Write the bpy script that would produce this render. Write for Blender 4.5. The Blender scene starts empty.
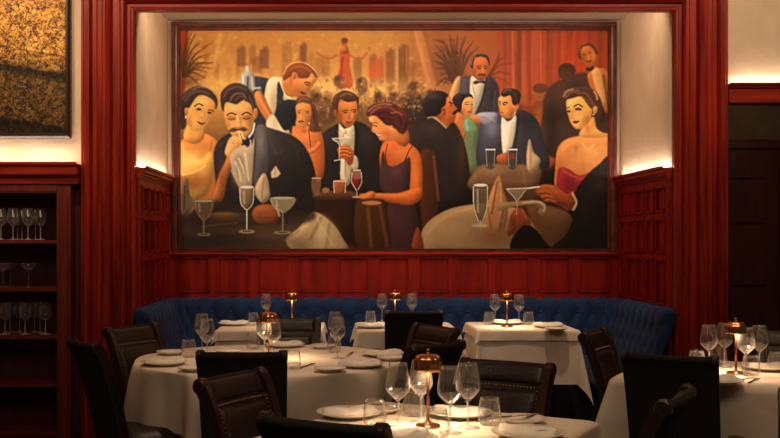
import bpy, bmesh, math, random
import numpy as np
from mathutils import Vector, Matrix
random.seed(11)
PI = math.pi
sc = bpy.context.scene
COL = sc.collection
CZ = 1.38                                            # eye height; the photo's eye line is at y = 238, its vanishing point at x = 338
def A(px, py, Y): return ((px-338)*Y/1000, Y, CZ-(py-238)*Y/1000)      # pixel at depth Y -> world
def T(px, py, z=.75):                                                   # pixel of a point lying at height z -> x, y
    s = (py-238)/(CZ-z); return ((px-338)/s, 1000/s)
# ---------------------------------------------------------------- the painted mural (numpy painter, writes a vertex colour layer)
MX0, MY0, MX1, MY1 = 180.5, 27.5, 608.5, 248.5      # the canvas' own coordinate frame
class Canvas:
    def __init__(s, k=2.0):
        s.k = k; s.w = int((MX1-MX0)*k); s.h = int((MY1-MY0)*k)
        s.im = np.zeros((s.h, s.w, 3)); s.rng = np.random.RandomState(5)
        ys, xs = np.mgrid[0:s.h, 0:s.w]
        s.X = MX0+(xs+.5)/k; s.Y = MY0+(ys+.5)/k
    def spline(s, pts, closed=True, n=6):
        P = np.array(pts, float)
        if closed: Q = np.vstack([P[-1], P, P[0], P[1]])
        else: Q = np.vstack([2*P[0]-P[1], P, 2*P[-1]-P[-2]])
        out = []
        for i in range(1, len(Q)-2):
            a, b, c, d = Q[i-1], Q[i], Q[i+1], Q[i+2]
            for t in np.arange(n)/n:
                out.append(.5*((2*b)+(c-a)*t+(2*a-5*b+4*c-d)*t*t+(3*b-a-3*c+d)*t**3))
        if not closed: out.append(Q[-2])
        return np.array(out)
    def blur(s, m, r):
        r = int(round(r*s.k))
        if r < 1: return m
        for ax in (0, 1):
            for _ in range(2):
                p = [(0, 0), (0, 0)]; p[ax] = (r+1, r)
                c = np.cumsum(np.pad(m, p, mode='edge'), axis=ax)
                m = (np.take(c, np.arange(2*r+1, c.shape[ax]), ax)-np.take(c, np.arange(0, c.shape[ax]-2*r-1), ax))/(2*r+1)
        return m
    def mask(s, P, soft):
        pad = 3+soft*3
        x0 = max(0, int((P[:,0].min()-pad-MX0)*s.k)); x1 = min(s.w, int((P[:,0].max()+pad-MX0)*s.k)+2)
        y0 = max(0, int((P[:,1].min()-pad-MY0)*s.k)); y1 = min(s.h, int((P[:,1].max()+pad-MY0)*s.k)+2)
        if x1 <= x0 or y1 <= y0: return None
        X = s.X[y0:y1, x0:x1]; Y = s.Y[y0:y1, x0:x1]
        m = np.zeros(X.shape)
        for oy in (-.25/s.k, .25/s.k):
            for ox in (-.25/s.k, .25/s.k):
                ins = np.zeros(X.shape, bool); XX = X+ox; YY = Y+oy
                a = P; b = np.roll(P, -1, 0)
                for (ax, ay), (bx, by) in zip(a, b):
                    if ay == by: continue
                    c = (ay > YY) != (by > YY)
                    ins ^= c & (XX < (bx-ax)*(YY-ay)/(by-ay)+ax)
                m += ins*.25
        return (y0, y1, x0, x1, s.blur(m, soft))
    def put(s, M, col, a=1.0):
        if M is None: return
        y0, y1, x0, x1, m = M
        m = (m*a)[..., None]; v = s.im[y0:y1, x0:x1]
        s.im[y0:y1, x0:x1] = v*(1-m)+np.array(col, float)/255*m
    def B(s, pts, col, soft=.4, a=1.0, smooth=True, mk=.65):
        P = s.spline(pts) if smooth else np.array(pts, float)
        M = s.mask(P, soft); s.put(M, col, a)
        if M is not None and a >= .9 and smooth: s.model(M, mk)
        return M
    def model(s, M, k=1.0):                                             # airbrushed roundness, the painter's light from the upper left
        y0, y1, x0, x1, m = M
        if min(m.shape) < 9: return
        r = min(max(min(m.shape)/s.k*.11, 1.0), 5); b = s.blur(m, r); gy, gx = np.gradient(b); q = (gx*.6+gy*.8)*r*s.k
        f = 1+k*(np.clip(q*1.1, -.38, .30)-.30*(1-np.clip(b*1.15, 0, 1)))*m
        s.im[y0:y1, x0:x1] = np.clip(s.im[y0:y1, x0:x1]*f[..., None], 0, 1)
    def L(s, pts, w, col, soft=0, a=1.0, taper=False):
        if w < 1.3 and not taper: a *= .72; w = max(w, .9)
        P = s.spline(pts, False) if len(pts) > 2 else np.array(pts, float)
        d = np.gradient(P, axis=0); d /= np.maximum(1e-6, np.hypot(d[:,0], d[:,1]))[:, None]
        n = np.stack([-d[:,1], d[:,0]], 1)
        ww = np.full(len(P), w/2.0)
        if taper: ww = ww*np.linspace(1, .15, len(P))
        s.put(s.mask(np.vstack([P+n*ww[:,None], (P-n*ww[:,None])[::-1]]), soft), col, a)
    def G(s, cx, cy, rx, ry, col, a=.5, clip=None, rot=0):
        c, q = math.cos(math.radians(rot)), math.sin(math.radians(rot))
        if clip is None: y0, y1, x0, x1, m = 0, s.h, 0, s.w, 1.0
        elif clip is not None: y0, y1, x0, x1, m = clip
        X = s.X[y0:y1, x0:x1]-cx; Y = s.Y[y0:y1, x0:x1]-cy
        g = np.exp(-(((X*c+Y*q)/rx)**2+((-X*q+Y*c)/ry)**2))*a*m
        v = s.im[y0:y1, x0:x1]; s.im[y0:y1, x0:x1] = v*(1-g[..., None])+np.array(col, float)/255*g[..., None]
    def E(s, cx, cy, rx, ry, col, soft=.3, a=1.0, rot=0):
        t = np.linspace(0, 2*math.pi, 20, endpoint=False); r = math.radians(rot)
        x, y = rx*np.cos(t), ry*np.sin(t)
        P = np.stack([cx+x*math.cos(r)-y*math.sin(r), cy+x*math.sin(r)+y*math.cos(r)], 1)
        M = s.mask(P, soft); s.put(M, col, a); return M

def paint_mural():
    c = Canvas(); B, L, G, E = c.B, c.L, c.G, c.E; R = c.rng
    def at(ox, oy, k):                                                   # a close-up frame: heads are laid out at k units to one canvas unit
        t = lambda P: [(ox+x/k, oy+y/k) for x, y in P]
        return (lambda P, col, soft=.4, a=1.0: B(t(P), col, soft, a, mk=.4)), (lambda P, w, col, soft=.2, a=1.0: L(t(P), w, col, soft, a)), (lambda x, y, rx, ry, col, a=.5, clip=None: G(ox+x/k, oy+y/k, rx/k, ry/k, col, a, clip))
    X, Y = c.X, c.Y
    # ground: gold on the left, orange brown in the middle, red drapes on the right, dark below
    def lerp(a, b, t): return np.array(a, float)/255*(1-t[..., None])+np.array(b, float)/255*t[..., None]
    t = np.clip((X-390)/130, 0, 1); top = lerp((192,132,66), (158,74,40), t)
    im = top*(1-.0*Y[..., None]); tb = np.clip((Y-105)/70, 0, 1)
    c.im = im*(1-tb[..., None])+np.array((34,20,13))/255*tb[..., None]
    G(300, 92, 150, 22, (222,172,98), .75); G(225, 60, 50, 30, (200,140,70), .5); G(250, 40, 80, 14, (184,120,58), .5)
    G(440, 60, 35, 60, (150,84,46), .75); G(492, 60, 22, 50, (160,82,44), .7)
    for i in range(46):                                                  # vertical folds of the red drapes
        x = 500+i*2.45; d = R.choice([0, 1, 2]); w = R.uniform(1.5, 4)
        L([(x, 24), (x+R.uniform(-2, 2), 70), (x+R.uniform(-3, 3), 128)], w, [(188,88,48), (128,56,34), (166,66,38)][d], 1, R.uniform(.45, .9))
    L([(541, 24), (542, 100)], 1.2, (214,130,80), .5, .7); L([(513, 24), (514, 100)], 1.5, (206,120,70), .5, .5)
    L([(551, 24), (549, 110)], 4, (104,40,26), 2, .5); L([(528, 24), (530, 100)], 5, (120,50,30), 2, .5)
    G(572, 60, 14, 30, (190,64,34), .7)
    # gold brush haze
    for i in range(900):
        x = R.uniform(182, 440); y = R.uniform(30, 108); q = R.rand(); y = y if R.rand() > .45 else R.uniform(74, 102)
        col = (228,178,104) if q > .6 else ((204,146,76) if q > .3 else (170,108,52))
        if 72 < y < 104 and q > .35: col = (234,190,118)
        an = R.uniform(0, math.pi); l = R.uniform(1.5, 6)
        L([(x, y), (x+math.cos(an)*l, y+math.sin(an)*l)], R.uniform(.8, 2.4), col, .5, R.uniform(.12, .35))
    # skyline
    for i in range(30): x = R.uniform(200, 430); y = R.uniform(46, 66); w = R.uniform(2, 6); B([(x,y), (x+w,y), (x+w,y+R.uniform(8,24)), (x,y+18)], (140,86,52), 1.2, R.uniform(.12,.3), False)
    for x0, x1, y0, y1, a in ((237,246,44,64,.5), (249,256,43,62,.3), (260,269,45,66,.55), (252,262,54,70,.35), (282,292,40,60,.22), (300,307,41,60,.6), (315,330,54,74,.25), (308,314,50,70,.2),
                              (370,377,52,86,.5), (377,384,55,84,.35), (386,395,47,86,.5), (398,409,43,92,.55), (354,362,55,80,.4), (410,416,60,90,.3)):
        B([(x0,y0+1.5), (x0+(x1-x0)*.35,y0+1.5), (x0+(x1-x0)*.4,y0-1.5), (x1-1.5,y0-1), (x1,y0+1), (x1,y1), (x0,y1)], (112,66,44), 1.0, min(1, a*1.25), False)
    L([(398,44), (398,78)], 1, (226,190,130), .3, .8); L([(407,44), (407,70)], 1, (220,170,110), .3, .5)
    G(378, 66, 7, 12, (206,92,44), .7); G(372, 72, 4, 8, (214,84,40), .5)
    G(340, 86, 90, 9, (238,192,116), .6); G(225, 84, 40, 9, (226,172,98), .5)
    L([(221,30), (214,62)], 3, (222,176,104), 1.5, .6); L([(206,30), (202,50)], 5, (176,110,56), 1.5, .4); L([(232,30), (212,70)], 2, (220,172,100), 1.5, .4)
    # pale hanging drape in the middle
    B([(413,24), (422,24), (437,84), (428,88)], (196,124,74), 2, .75); L([(415,26), (424,60), (431,86)], 2.4, (210,146,92), 1, .7)
    L([(424,26), (433,60), (440,84)], 3, (142,76,42), 1.5, .6)
    # red drape and palm at the left edge
    B([(178,22), (188,22), (186,50), (185,84), (178,100)], (168,58,34), 1, .95)
    G(186, 78, 14, 10, (110,64,34), .7)
    for ex, ey in ((196,30), (200,38), (207,44), (210,51), (214,60), (213,66), (206,76), (200,84), (192,28), (188,34), (204,60), (208,70), (182,40), (183,56)):
        L([(184,74), ((184+ex)/2-2, (74+ey)/2-5), (ex,ey)], 3.2, (84,52,28), .4, .8, True)
    for i in range(26):
        x, y = R.uniform(182, 205), R.uniform(42, 86); L([(x, y), (x+R.uniform(4, 12), y-R.uniform(0, 8))], 1.1, (104,66,36), .3, .6, True)
    # palm behind the waiter
    G(448, 62, 16, 20, (116,70,42), .7)
    for ex, ey in ((436,42), (442,36), (450,32), (458,31), (466,33), (434,50), (432,58), (436,66), (440,74), (474,38), (480,44), (446,40), (454,36), (438,60), (444,82), (436,84)):
        L([(458,84), ((458+ex)/2-1, (84+ey)/2-8), (ex,ey)], 4.0, (86,50,34), .5, .75, True)
    for i in range(40):
        x, y = R.uniform(440, 470), R.uniform(38, 86); L([(x, y), (x-R.uniform(3, 9), y-R.uniform(1, 9))], 1.3, (112,64,40) if i % 2 else (66,40,30), .3, .6, True)
    for ex, ey in ((506,52), (514,60), (512,72), (510,82), (500,46)): L([(486,80), (498,(80+ey)/2-6), (ex,ey)], 3, (104,54,32), .5, .7, True)
    # singer
    for p in (((338,52), (328,56), (317,50)), ((350,52), (360,57), (368,50))): L(list(p), 2.2, (176,96,52), .3, .85)
    B([(340,50), (344,48), (350,50), (350,62), (353,84), (337,84), (340,64)], (176,70,38), .7, .8); L([(343,54), (341,80)], 2, (150,46,30), .5, .7)
    B([(342,42), (347,42), (349,50), (341,50)], (178,98,52), .4, .9); E(344.5, 39.5, 3, 4, (170,92,48)); E(345, 37.5, 3.4, 2.8, (116,62,36))
    E(369.5, 46, 1.6, 1.8, (180,100,56), .3, .8)
    # crowd in the middle distance
    for i in range(110):
        x = R.uniform(306, 436); y = R.uniform(88, 122); r = R.uniform(2, 4.5)
        E(x, y, r, r*1.2, ((128,84,52), (104,70,48), (150,100,60), (84,58,44), (170,120,72))[R.randint(5)], .8, .55)
    B([(310,98), (330,94), (360,100), (392,96), (420,92), (438,98), (440,150), (306,150)], (86,58,40), 3, .55)
    for x, y, r in ((339,79,5.4), (362,82,6), (318,98,6), (415,88,7.5), (410,98,5), (325,112,5), (380,98,6), (394,96,5), (431,92,4), (419,103,8)):
        M = c.mask(c.spline([(x-r,y), (x-r*.6,y-r), (x+r*.5,y-r*1.1), (x+r,y), (x+r*.6,y+r*1.2), (x-r*.5,y+r*1.2)]), .9); c.put(M, (118,76,50), .8); G(x-1, y-r*.6, r*.8, r*.7, (84,54,38), .8, M); G(x+r*.6, y+1, r*.4, r*.8, (176,118,70), .5, M)
    B([(404,104), (412,96), (424,98), (432,112), (436,150), (398,150)], (54,42,34), 1.5, .9)
    for i in range(150):
        x = R.uniform(308, 436); y = R.uniform(84, 130); L([(x, y), (x+R.uniform(-2, 2), y+R.uniform(1, 5))], R.uniform(.8, 1.6), ((206,150,90), (60,42,32), (160,108,66))[R.randint(3)], .2, .4)
    for i in range(260):
        x = R.uniform(300, 432); y = R.uniform(76, 108); q = R.randint(4); an = R.uniform(0, math.pi); l = R.uniform(1, 4)
        L([(x, y), (x+math.cos(an)*l, y+math.sin(an)*l)], R.uniform(1.3, 3), ((236,190,118), (214,158,90), (150,98,58), (112,74,50))[q], .6, R.uniform(.25, .5))
    # men under the drapes: small listener, the back of a bent man, the grinning man at the edge
    B([(528,112), (536,100), (550,96), (556,112), (560,150), (524,150)], (116,62,34), 1, .9); E(540, 91, 7, 8, (158,90,46), .5); E(541, 86, 7.5, 5, (104,58,34), .5)
    E(523, 97, 5, 6, (160,84,44), .8, .8); B([(516,110), (530,104), (538,124), (530,160), (514,150)], (128,62,32), 1, .8)
    B([(536,112), (552,108), (556,160), (534,162)], (186,92,42), 1.5, .7)
    M = B([(546,152), (543,110), (548,88), (562,77), (586,70), (600,80), (612,120), (612,160)], (66,44,36), .8); G(560, 92, 16, 12, (96,66,50), .6, M); G(552, 130, 6, 30, (40,26,22), .7, M); G(590, 84, 10, 10, (100,66,44), .5, M)
    E(567.5, 68, 9, 7.5, (74,46,30), .6); E(566, 72, 7, 5, (86,54,34), .5)
    B([(588,72), (598,66), (608,70), (612,110), (598,104), (592,88)], (176,104,52), .6); B([(592,68), (601,67), (606,84), (607,104), (600,98)], (214,154,96), .6, .9); L([(604,72), (610,110)], 2.5, (120,66,40), .5, .8)
    b, l, g = at(574, 34, 9.95)
    M = b([(60,160),(80,100),(150,78),(190,110),(215,150),(230,200),(215,250),(190,290),(150,300),(108,270),(75,220)], (192,106,50), .3); g(90,230,50,60,(140,70,34),.6,M); g(200,190,25,60,(222,140,74),.5,M)
    b([(45,170),(60,100),(110,65),(170,65),(220,110),(242,170),(225,168),(195,115),(150,88),(95,102),(72,150),(78,225),(60,215)], (104,62,38), .3); l([(52,160),(75,95),(130,62)], 1, (206,140,84), .3, .6)
    l([(85,182),(110,176),(125,182)], 1.2, (84,42,26), .3); l([(150,160),(175,155)], 1.2, (84,42,26), .3); l([(145,190),(150,222),(138,228)], 1, (232,150,80), .3); l([(128,240),(155,252),(180,236)], 1.5, (110,46,32), .3); l([(130,320),(165,330),(205,305)], 3, (52,32,26), .3)
    # standing waiter with the goatee
    M = B([(449,112), (452,88), (458,77), (470,73), (484,72), (496,78), (500,92), (500,120), (449,120)], (72,60,66), .6); G(463, 92, 6, 16, (104,90,96), .6, M); G(493, 92, 5, 16, (46,38,44), .7, M)
    B([(449,96), (455,78), (461,74), (459,92), (456,112), (449,112)], (202,148,96), .6)
    B([(471,76), (480,78), (486,77), (481,100), (474,116), (471,116)], (208,186,160), .5); L([(472,78), (476,100), (474,116)], 1.4, (160,140,122), .4, .7); L([(487,76), (484,94), (476,114)], 1.6, (40,34,38), .4, .9)
    L([(496,88), (494,112)], 1.2, (128,104,96), .5, .6)
    b, l, g = at(464, 46, 10.94)
    M = b([(98,180),(118,112),(180,86),(250,100),(275,160),(270,240),(252,312),(212,350),(160,342),(122,300),(100,240)], (190,100,48), .3); g(110,270,35,70,(128,66,36),.75,M); g(185,135,60,30,(214,124,64),.6,M); g(190,340,60,25,(110,58,36),.8,M); g(225,230,20,40,(206,118,62),.5,M)
    b([(75,190),(84,110),(130,68),(200,54),(262,74),(288,130),(282,195),(266,142),(240,102),(190,88),(132,102),(112,150),(106,210),(92,220)], (74,56,50), .25); l([(84,180),(92,120),(130,80)], 1.6, (150,128,122), .4, .7)
    l([(142,196),(178,188),(200,196)], 1.1, (76,38,26), .2); l([(220,196),(262,192)], 1.1, (76,38,26), .2); g(172,214,26,11,(120,62,36),.8); g(240,214,22,10,(130,68,38),.8); l([(155,217),(190,219)], 1, (56,30,24), .2); l([(226,219),(255,217)], 1, (56,30,24), .2)
    l([(208,205),(213,262)], 1.2, (222,140,78), .3, .8); l([(160,296),(188,284),(210,291),(228,286),(240,298)], 1.6, (58,36,32), .3); l([(185,316),(225,316)], 1, (140,62,44), .3)
    b([(112,362),(150,350),(172,358),(232,352),(240,384),(180,376),(120,392)], (46,38,42), .3); l([(90,300),(110,345)], 2, (214,190,162), .4, .8)
    # woman in pale green next to the dark haired man
    B([(462,116), (470,112), (478,122), (484,150), (478,170), (456,166)], (110,122,84), .8); G(478, 138, 5, 18, (74,88,62), .8); B([(458,118), (466,114), (468,128), (463,140), (458,136)], (206,120,62), .5)
    b, l, g = at(420, 82, 9.13)
    b([(340,260),(385,270),(412,320),(402,438),(300,438),(286,380),(320,310)], (206,122,66), .4); g(350,400,30,50,(160,84,44),.5); b([(408,322),(450,300),(492,330),(522,438),(412,438)], (118,144,108), .5); l([(425,330),(440,430)], 1.6, (170,190,150), .5, .6)
    M = b([(386,150),(430,122),(480,116),(490,160),(492,222),(480,268),(450,298),(412,290),(386,252),(376,200)], (226,154,90), .3); g(395,250,30,60,(172,100,56),.7,M); g(455,140,30,20,(242,180,116),.6,M)
    b([(298,140),(335,88),(400,74),(470,90),(492,132),(470,118),(430,114),(402,150),(386,190),(382,240),(352,248),(318,200)], (48,35,38), .25); l([(312,118),(375,84),(450,86)], 1.2, (120,108,112), .3, .8); l([(330,130),(370,120),(360,180)], 1, (86,66,66), .4, .7)
    l([(412,184),(450,188)], 1, (96,54,38), .2); l([(468,188),(488,186)], 1, (96,54,38), .2); l([(410,168),(450,164)], .9, (110,64,44), .2, .8); l([(464,190),(476,225),(466,232)], .9, (180,110,64), .3); l([(440,254),(474,252)], 1.5, (150,52,42), .3)
    # dark haired man seen from behind
    M = B([(414,128), (424,117), (440,112), (456,122), (466,146), (470,178), (462,200), (416,206), (412,170)], (46,34,32), .6); G(432, 128, 12, 8, (74,56,50), .6, M); G(462, 150, 5, 22, (104,56,34), .5, M)
    b, l, g = at(420, 82, 9.13)
    M = b([(120,300),(170,220),(210,190),(240,120),(272,108),(300,150),(308,182),(345,222),(343,242),(320,262),(326,305),(318,345),(280,362),(250,400),(190,350)], (198,104,52), .3); g(180,300,50,50,(140,68,38),.7,M); g(265,140,25,30,(224,140,84),.6,M); g(290,330,40,25,(150,76,42),.6,M)
    b([(38,235),(40,150),(80,90),(150,58),(220,68),(262,100),(244,130),(236,190),(204,218),(196,262),(150,292),(108,305),(60,292)], (40,30,31), .3); g(120,110,60,30,(92,78,80),.6); l([(50,170),(90,98),(160,68)], 1, (120,104,100), .3, .6)
    l([(205,245),(225,225),(228,265),(214,285)], 1.6, (120,56,34), .3); l([(268,162),(302,182)], 1.5, (44,26,24), .25); l([(276,192),(298,198)], 1, (60,34,28), .2); b([(300,264),(326,240),(350,232),(338,262),(312,282)], (48,30,28), .25); l([(305,298),(326,300)], 1.1, (150,66,44), .3)
    l([(70,312),(130,305),(200,360),(246,405)], 1.3, (206,178,142), .3, .9)
    # man in the blue grey dinner jacket leaning over
    M = B([(480,128), (486,114), (500,108), (522,108), (536,116), (544,136), (546,170), (482,168)], (56,50,56), .6); G(492, 124, 9, 16, (126,122,142), .85, M); G(486, 146, 6, 14, (80,74,92), .7, M); G(530, 124, 10, 12, (40,36,40), .6, M); G(520, 134, 4, 16, (76,70,74), .4, M)
    B([(470,114), (478,112), (486,112), (488,119), (480,122), (474,120)], (206,128,76), .5); B([(478,112), (488,110), (498,112), (494,122), (484,122)], (166,158,168), .6, .9); L([(480,114), (490,118)], 1, (120,112,124), .4, .6); L([(486,112), (496,120)], 1, (206,200,208), .4, .6)
    B([(502,116), (509,120), (517,114), (514,140), (508,160), (503,150)], (226,204,178), .4); L([(512,122), (510,150)], 1, (176,150,128), .4, .6); L([(519,113), (517,134), (510,158)], 1.4, (34,30,34), .3)
    b, l, g = at(494, 82, 9.53)
    M = b([(50,132),(80,108),(110,118),(160,108),(176,160),(192,200),(232,212),(216,262),(182,312),(140,332),(92,312),(62,290),(54,230),(44,182)], (228,150,86), .3); g(175,270,40,60,(166,92,50),.8,M); g(70,140,25,20,(246,186,124),.6,M); g(130,250,30,30,(236,150,84),.5,M)
    b([(74,100),(85,60),(140,38),(210,45),(256,80),(262,130),(242,190),(226,215),(204,202),(182,190),(176,140),(160,106),(130,114),(96,122)], (58,43,42), .25); l([(90,80),(130,52),(170,58)], 1.5, (124,104,96), .4, .8); l([(130,95),(180,80),(220,110)], 1.2, (94,74,68), .4, .6)
    b([(216,200),(238,192),(240,228),(220,246)], (206,118,66), .3); l([(44,164),(70,172)], 1.2, (66,38,28), .2); l([(86,184),(112,174),(136,182)], 1.3, (66,38,28), .2); l([(50,186),(70,190)], 1, (58,40,36), .2); l([(90,196),(122,198)], 1.1, (58,40,36), .2)
    l([(72,190),(58,238),(78,246)], 1, (172,94,54), .3); l([(60,268),(94,274)], 1.3, (142,58,44), .3); g(92,300,20,8,(176,100,58),.6)
    b([(84,345),(130,362),(176,348),(196,372),(150,386),(108,384)], (238,230,220), .3); l([(210,260),(190,330)], 1.5, (230,214,196), .4, .7)
    # their table
    B([(478,166), (494,162), (520,163), (540,166), (541,178), (530,190), (484,190), (468,184)], (118,84,58), .8); G(492, 170, 14, 5, (160,122,84), .6); B([(478,186), (538,184), (536,210), (490,206)], (88,56,36), 1.2, .9)
    B([(497,155), (506,151), (514,154), (512,162), (500,162)], (170,92,48), .5)
    for x, y in ((491,148), (513,148)):
        B([(x-5,y), (x+5,y), (x+4,y+18), (x-4,y+18)], (66,60,56), .4, .8); L([(x-5,y), (x+5,y)], 1.4, (220,214,204), .2); L([(x-4.5,y), (x-3.5,y+17)], 1, (180,170,156), .2, .8); L([(x+4.5,y), (x+3.6,y+17)], 1, (160,150,136), .2, .8)
    L([(513,152), (513,158)], 5, (150,52,34), .5, .7)
    B([(528,168), (527,154), (530,137), (534,150), (541,158), (538,166), (532,171)], (184,150,116), .4); L([(531,142), (531,166)], 1, (110,84,62), .3, .8)
    # seated man holding the martini
    M = B([(320,152), (322,134), (334,124), (344,120), (360,120), (374,130), (384,146), (384,190), (330,196)], (40,32,32), .6); G(328, 140, 8, 12, (64,52,50), .5, M); G(366, 136, 8, 10, (58,48,46), .6, M)
    B([(339,122), (345,127), (353,122), (355,136), (351,180), (341,180), (341,150)], (206,182,150), .5); L([(346,128), (346,176)], 1.4, (150,124,98), .5, .7); L([(356,122), (357,140), (352,178)], 1.8, (24,20,22), .4)
    b, l, g = at(326, 82, 9.13)
    M = b([(110,200),(120,160),(180,152),(262,150),(290,172),(292,250),(276,322),(240,380),(200,402),(160,372),(120,312),(98,262)], (206,122,64), .3); g(120,300,35,90,(140,70,38),.8,M); g(270,300,25,60,(150,80,44),.5,M); g(215,190,50,25,(230,150,88),.6,M); g(215,370,50,18,(150,80,46),.6,M); g(240,280,16,50,(234,158,94),.6,M)
    b([(58,205),(60,130),(110,80),(180,54),(252,80),(298,120),(302,180),(292,240),(285,172),(268,150),(200,162),(150,138),(126,150),(116,200),(106,285),(80,275)], (92,58,40), .25)
    l([(58,160),(78,98),(150,54),(240,60),(296,112)], 1.1, (206,170,128), .3, .8); l([(130,115),(185,84),(245,98)], 1.6, (160,112,74), .4, .7); l([(150,140),(205,158),(270,150)], 1.1, (60,36,26), .3)
    b([(74,240),(98,238),(104,290),(86,298)], (166,90,50), .3); l([(150,250),(180,240),(206,243)], 1.2, (70,38,26), .2); l([(226,244),(256,233),(286,238)], 1.2, (70,38,26), .2); g(180,260,18,8,(120,62,38),.7); g(262,254,16,8,(120,62,38),.7); l([(166,261),(196,260)], 1.1, (44,28,24), .2); l([(250,254),(276,253)], 1.1, (44,28,24), .2)
    l([(222,256),(216,300),(206,312),(232,318)], 1, (150,78,44), .3); l([(184,346),(212,352),(248,344)], 1.4, (130,56,40), .25); g(215,362,24,7,(160,84,50),.6)
    # laughing woman in the purple slip dress
    B([(420,154), (434,150), (438,170), (438,240), (424,240)], (78,42,26), .8); L([(434,154), (439,200)], 2.4, (136,74,40), .5, .7)
    M = B([(380,160), (382,144), (390,136), (402,138), (412,143), (420,152), (423,170), (421,196), (412,200), (392,198), (384,180)], (196,98,46), .5); G(416, 176, 5, 22, (232,130,64), .7, M); G(402, 150, 10, 6, (226,138,78), .6, M); G(386, 166, 4, 16, (150,68,34), .6, M)
    B([(383,150), (387,162), (394,165), (404,160), (410,156), (411,170), (410,196), (416,206), (420,248), (386,248), (388,200), (380,184)], (72,44,44), .6); G(396, 172, 7, 7, (104,68,66), .6); G(400, 222, 10, 18, (88,48,46), .5)
    L([(387,162), (386,152), (388,142)], 1, (48,28,24)); L([(405,160), (409,150), (413,144)], 1.2, (48,28,24))
    B([(420,186), (422,196), (412,204), (394,202), (374,199), (360,199), (360,193), (378,192), (398,192)], (204,104,48), .5); L([(366,194), (384,193), (408,194)], 1.2, (240,150,86), .5, .7)
    B([(362,196), (370,190), (376,192), (372,200), (363,201)], (196,110,56), .4)
    B([(394,136), (398,124), (406,124), (410,138), (404,145)], (186,98,50), .5)
    b, l, g = at(362, 94, 9.52)
    M = b([(65,192),(90,180),(130,180),(170,220),(220,260),(270,280),(300,300),(335,335),(350,420),(240,430),(200,425),(172,424),(160,395),(136,362),(94,336),(104,300),(104,260),(75,240)], (222,138,78), .3); g(90,220,22,40,(246,192,136),.7,M); g(240,370,60,50,(180,98,54),.7,M); g(200,395,35,20,(232,150,90),.5,M)
    b([(48,175),(60,120),(110,80),(190,58),(262,60),(320,80),(402,130),(452,190),(452,250),(440,312),(402,362),(360,352),(322,312),(280,285),(230,275),(180,222),(140,190),(100,186),(72,194)], (88,40,34), .3)
    for p, q in ((((58,150),(120,98),(200,74),(290,84)), (204,140,100)), (((100,160),(170,112),(262,108),(335,150)), (160,82,60)), (((270,165),(350,154),(390,190)), (196,100,66)), (((80,180),(120,128),(190,95)), (176,104,72)), (((340,110),(410,170),(420,240)), (130,66,50))): l(list(p), 1.3, q, .35, .8)
    for p in (((140,180),(220,150),(300,190)), ((180,215),(260,220),(320,290)), ((360,200),(380,270),(350,320)), ((400,180),(430,250),(400,330))): l(list(p), 1.4, (48,24,24), .4, .7)
    l([(108,262),(130,255),(156,262)], .9, (90,46,32), .2); l([(112,284),(152,292)], 1.2, (54,32,28), .2); g(150,330,25,20,(236,156,96),.5)
    l([(138,352),(158,372),(182,368)], 1.5, (234,214,190), .2); l([(134,348),(160,366),(190,358)], .9, (140,48,40), .2); l([(150,382),(178,382)], 1, (160,58,44), .2); b([(276,285),(296,285),(298,308),(280,318)], (206,118,66), .2); l([(283,308),(283,318)], 1.4, (244,232,208), .1)
    # cocktail hand of the seated man
    b, l, g = at(320, 120, 7.3)
    b([(140,60),(190,90),(245,70),(238,170),(200,180),(150,150)], (196,172,142), .5); l([(160,90),(230,120)], 1, (240,226,200), .3, .8); l([(180,80),(150,150)], 1, (150,124,98), .4, .7)
    b([(240,250),(270,256),(284,310),(270,360),(225,330)], (196,176,150), .4)
    b([(130,196),(168,170),(215,180),(246,222),(244,292),(216,322),(186,280),(150,262),(134,230)], (178,92,46), .3); g(220,280,25,35,(120,58,32),.6)
    for p in (((140,200),(180,186),(222,200)), ((140,222),(182,212),(228,230)), ((148,246),(186,240),(226,258))): l(list(p), 1.1, (226,142,84), .25, .8)
    for p in (((138,212),(180,200),(220,214)), ((144,236),(184,226),(224,244))): l(list(p), .8, (98,46,26), .2, .9)
    l([(90,122),(210,118)], 1, (232,222,200), .2, .9); b([(92,124),(206,120),(150,164),(138,162)], (190,176,150), .3, .55); l([(92,126),(142,166),(142,280)], 1, (224,212,188), .2, .9); l([(104,288),(150,280),(182,290)], 1.2, (224,212,188), .2, .9)
    # waiter bending in from the left, and his tray jug
    B([(246,78), (270,77), (270,92), (280,100), (276,124), (250,122)], (56,56,62), .5); B([(268,78), (283,76), (292,92), (290,106), (272,118), (264,110)], (214,188,150), .5); G(276, 100, 6, 12, (180,146,108), .6)
    B([(278,80), (284,88), (284,98), (298,100), (302,114), (296,132), (282,128), (268,124), (276,108)], (52,52,58), .5); L([(281,80), (286,92), (294,99)], 2.2, (236,220,196), .3); L([(296,100), (303,108)], 3, (50,46,48), .4)
    B([(254,96), (258,88), (263,92), (270,106), (276,120), (270,122), (262,112)], (206,124,66), .4); L([(256,90), (262,100), (272,118)], 1.4, (236,164,100), .3, .8); L([(259,88), (266,98)], 1.2, (140,74,42), .3, .7)
    B([(266,122), (272,112), (280,120), (290,130), (286,136), (272,134)], (206,180,146), .5); B([(276,110), (286,98), (300,100), (303,112), (292,124), (284,128)], (40,40,46), .4)
    b, l, g = at(278, 54, 9.95)
    M = b([(50,240),(120,200),(150,160),(210,215),(270,215),(320,170),(386,215),(376,250),(346,300),(326,325),(320,345),(302,362),(285,385),(240,395),(215,412),(170,402),(120,400),(78,380),(46,300)], (208,130,68), .3); g(190,350,60,45,(168,94,48),.7,M); g(90,300,40,60,(180,104,54),.6,M); g(320,220,35,35,(230,156,90),.6,M); g(300,340,25,20,(160,88,48),.5,M)
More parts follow.
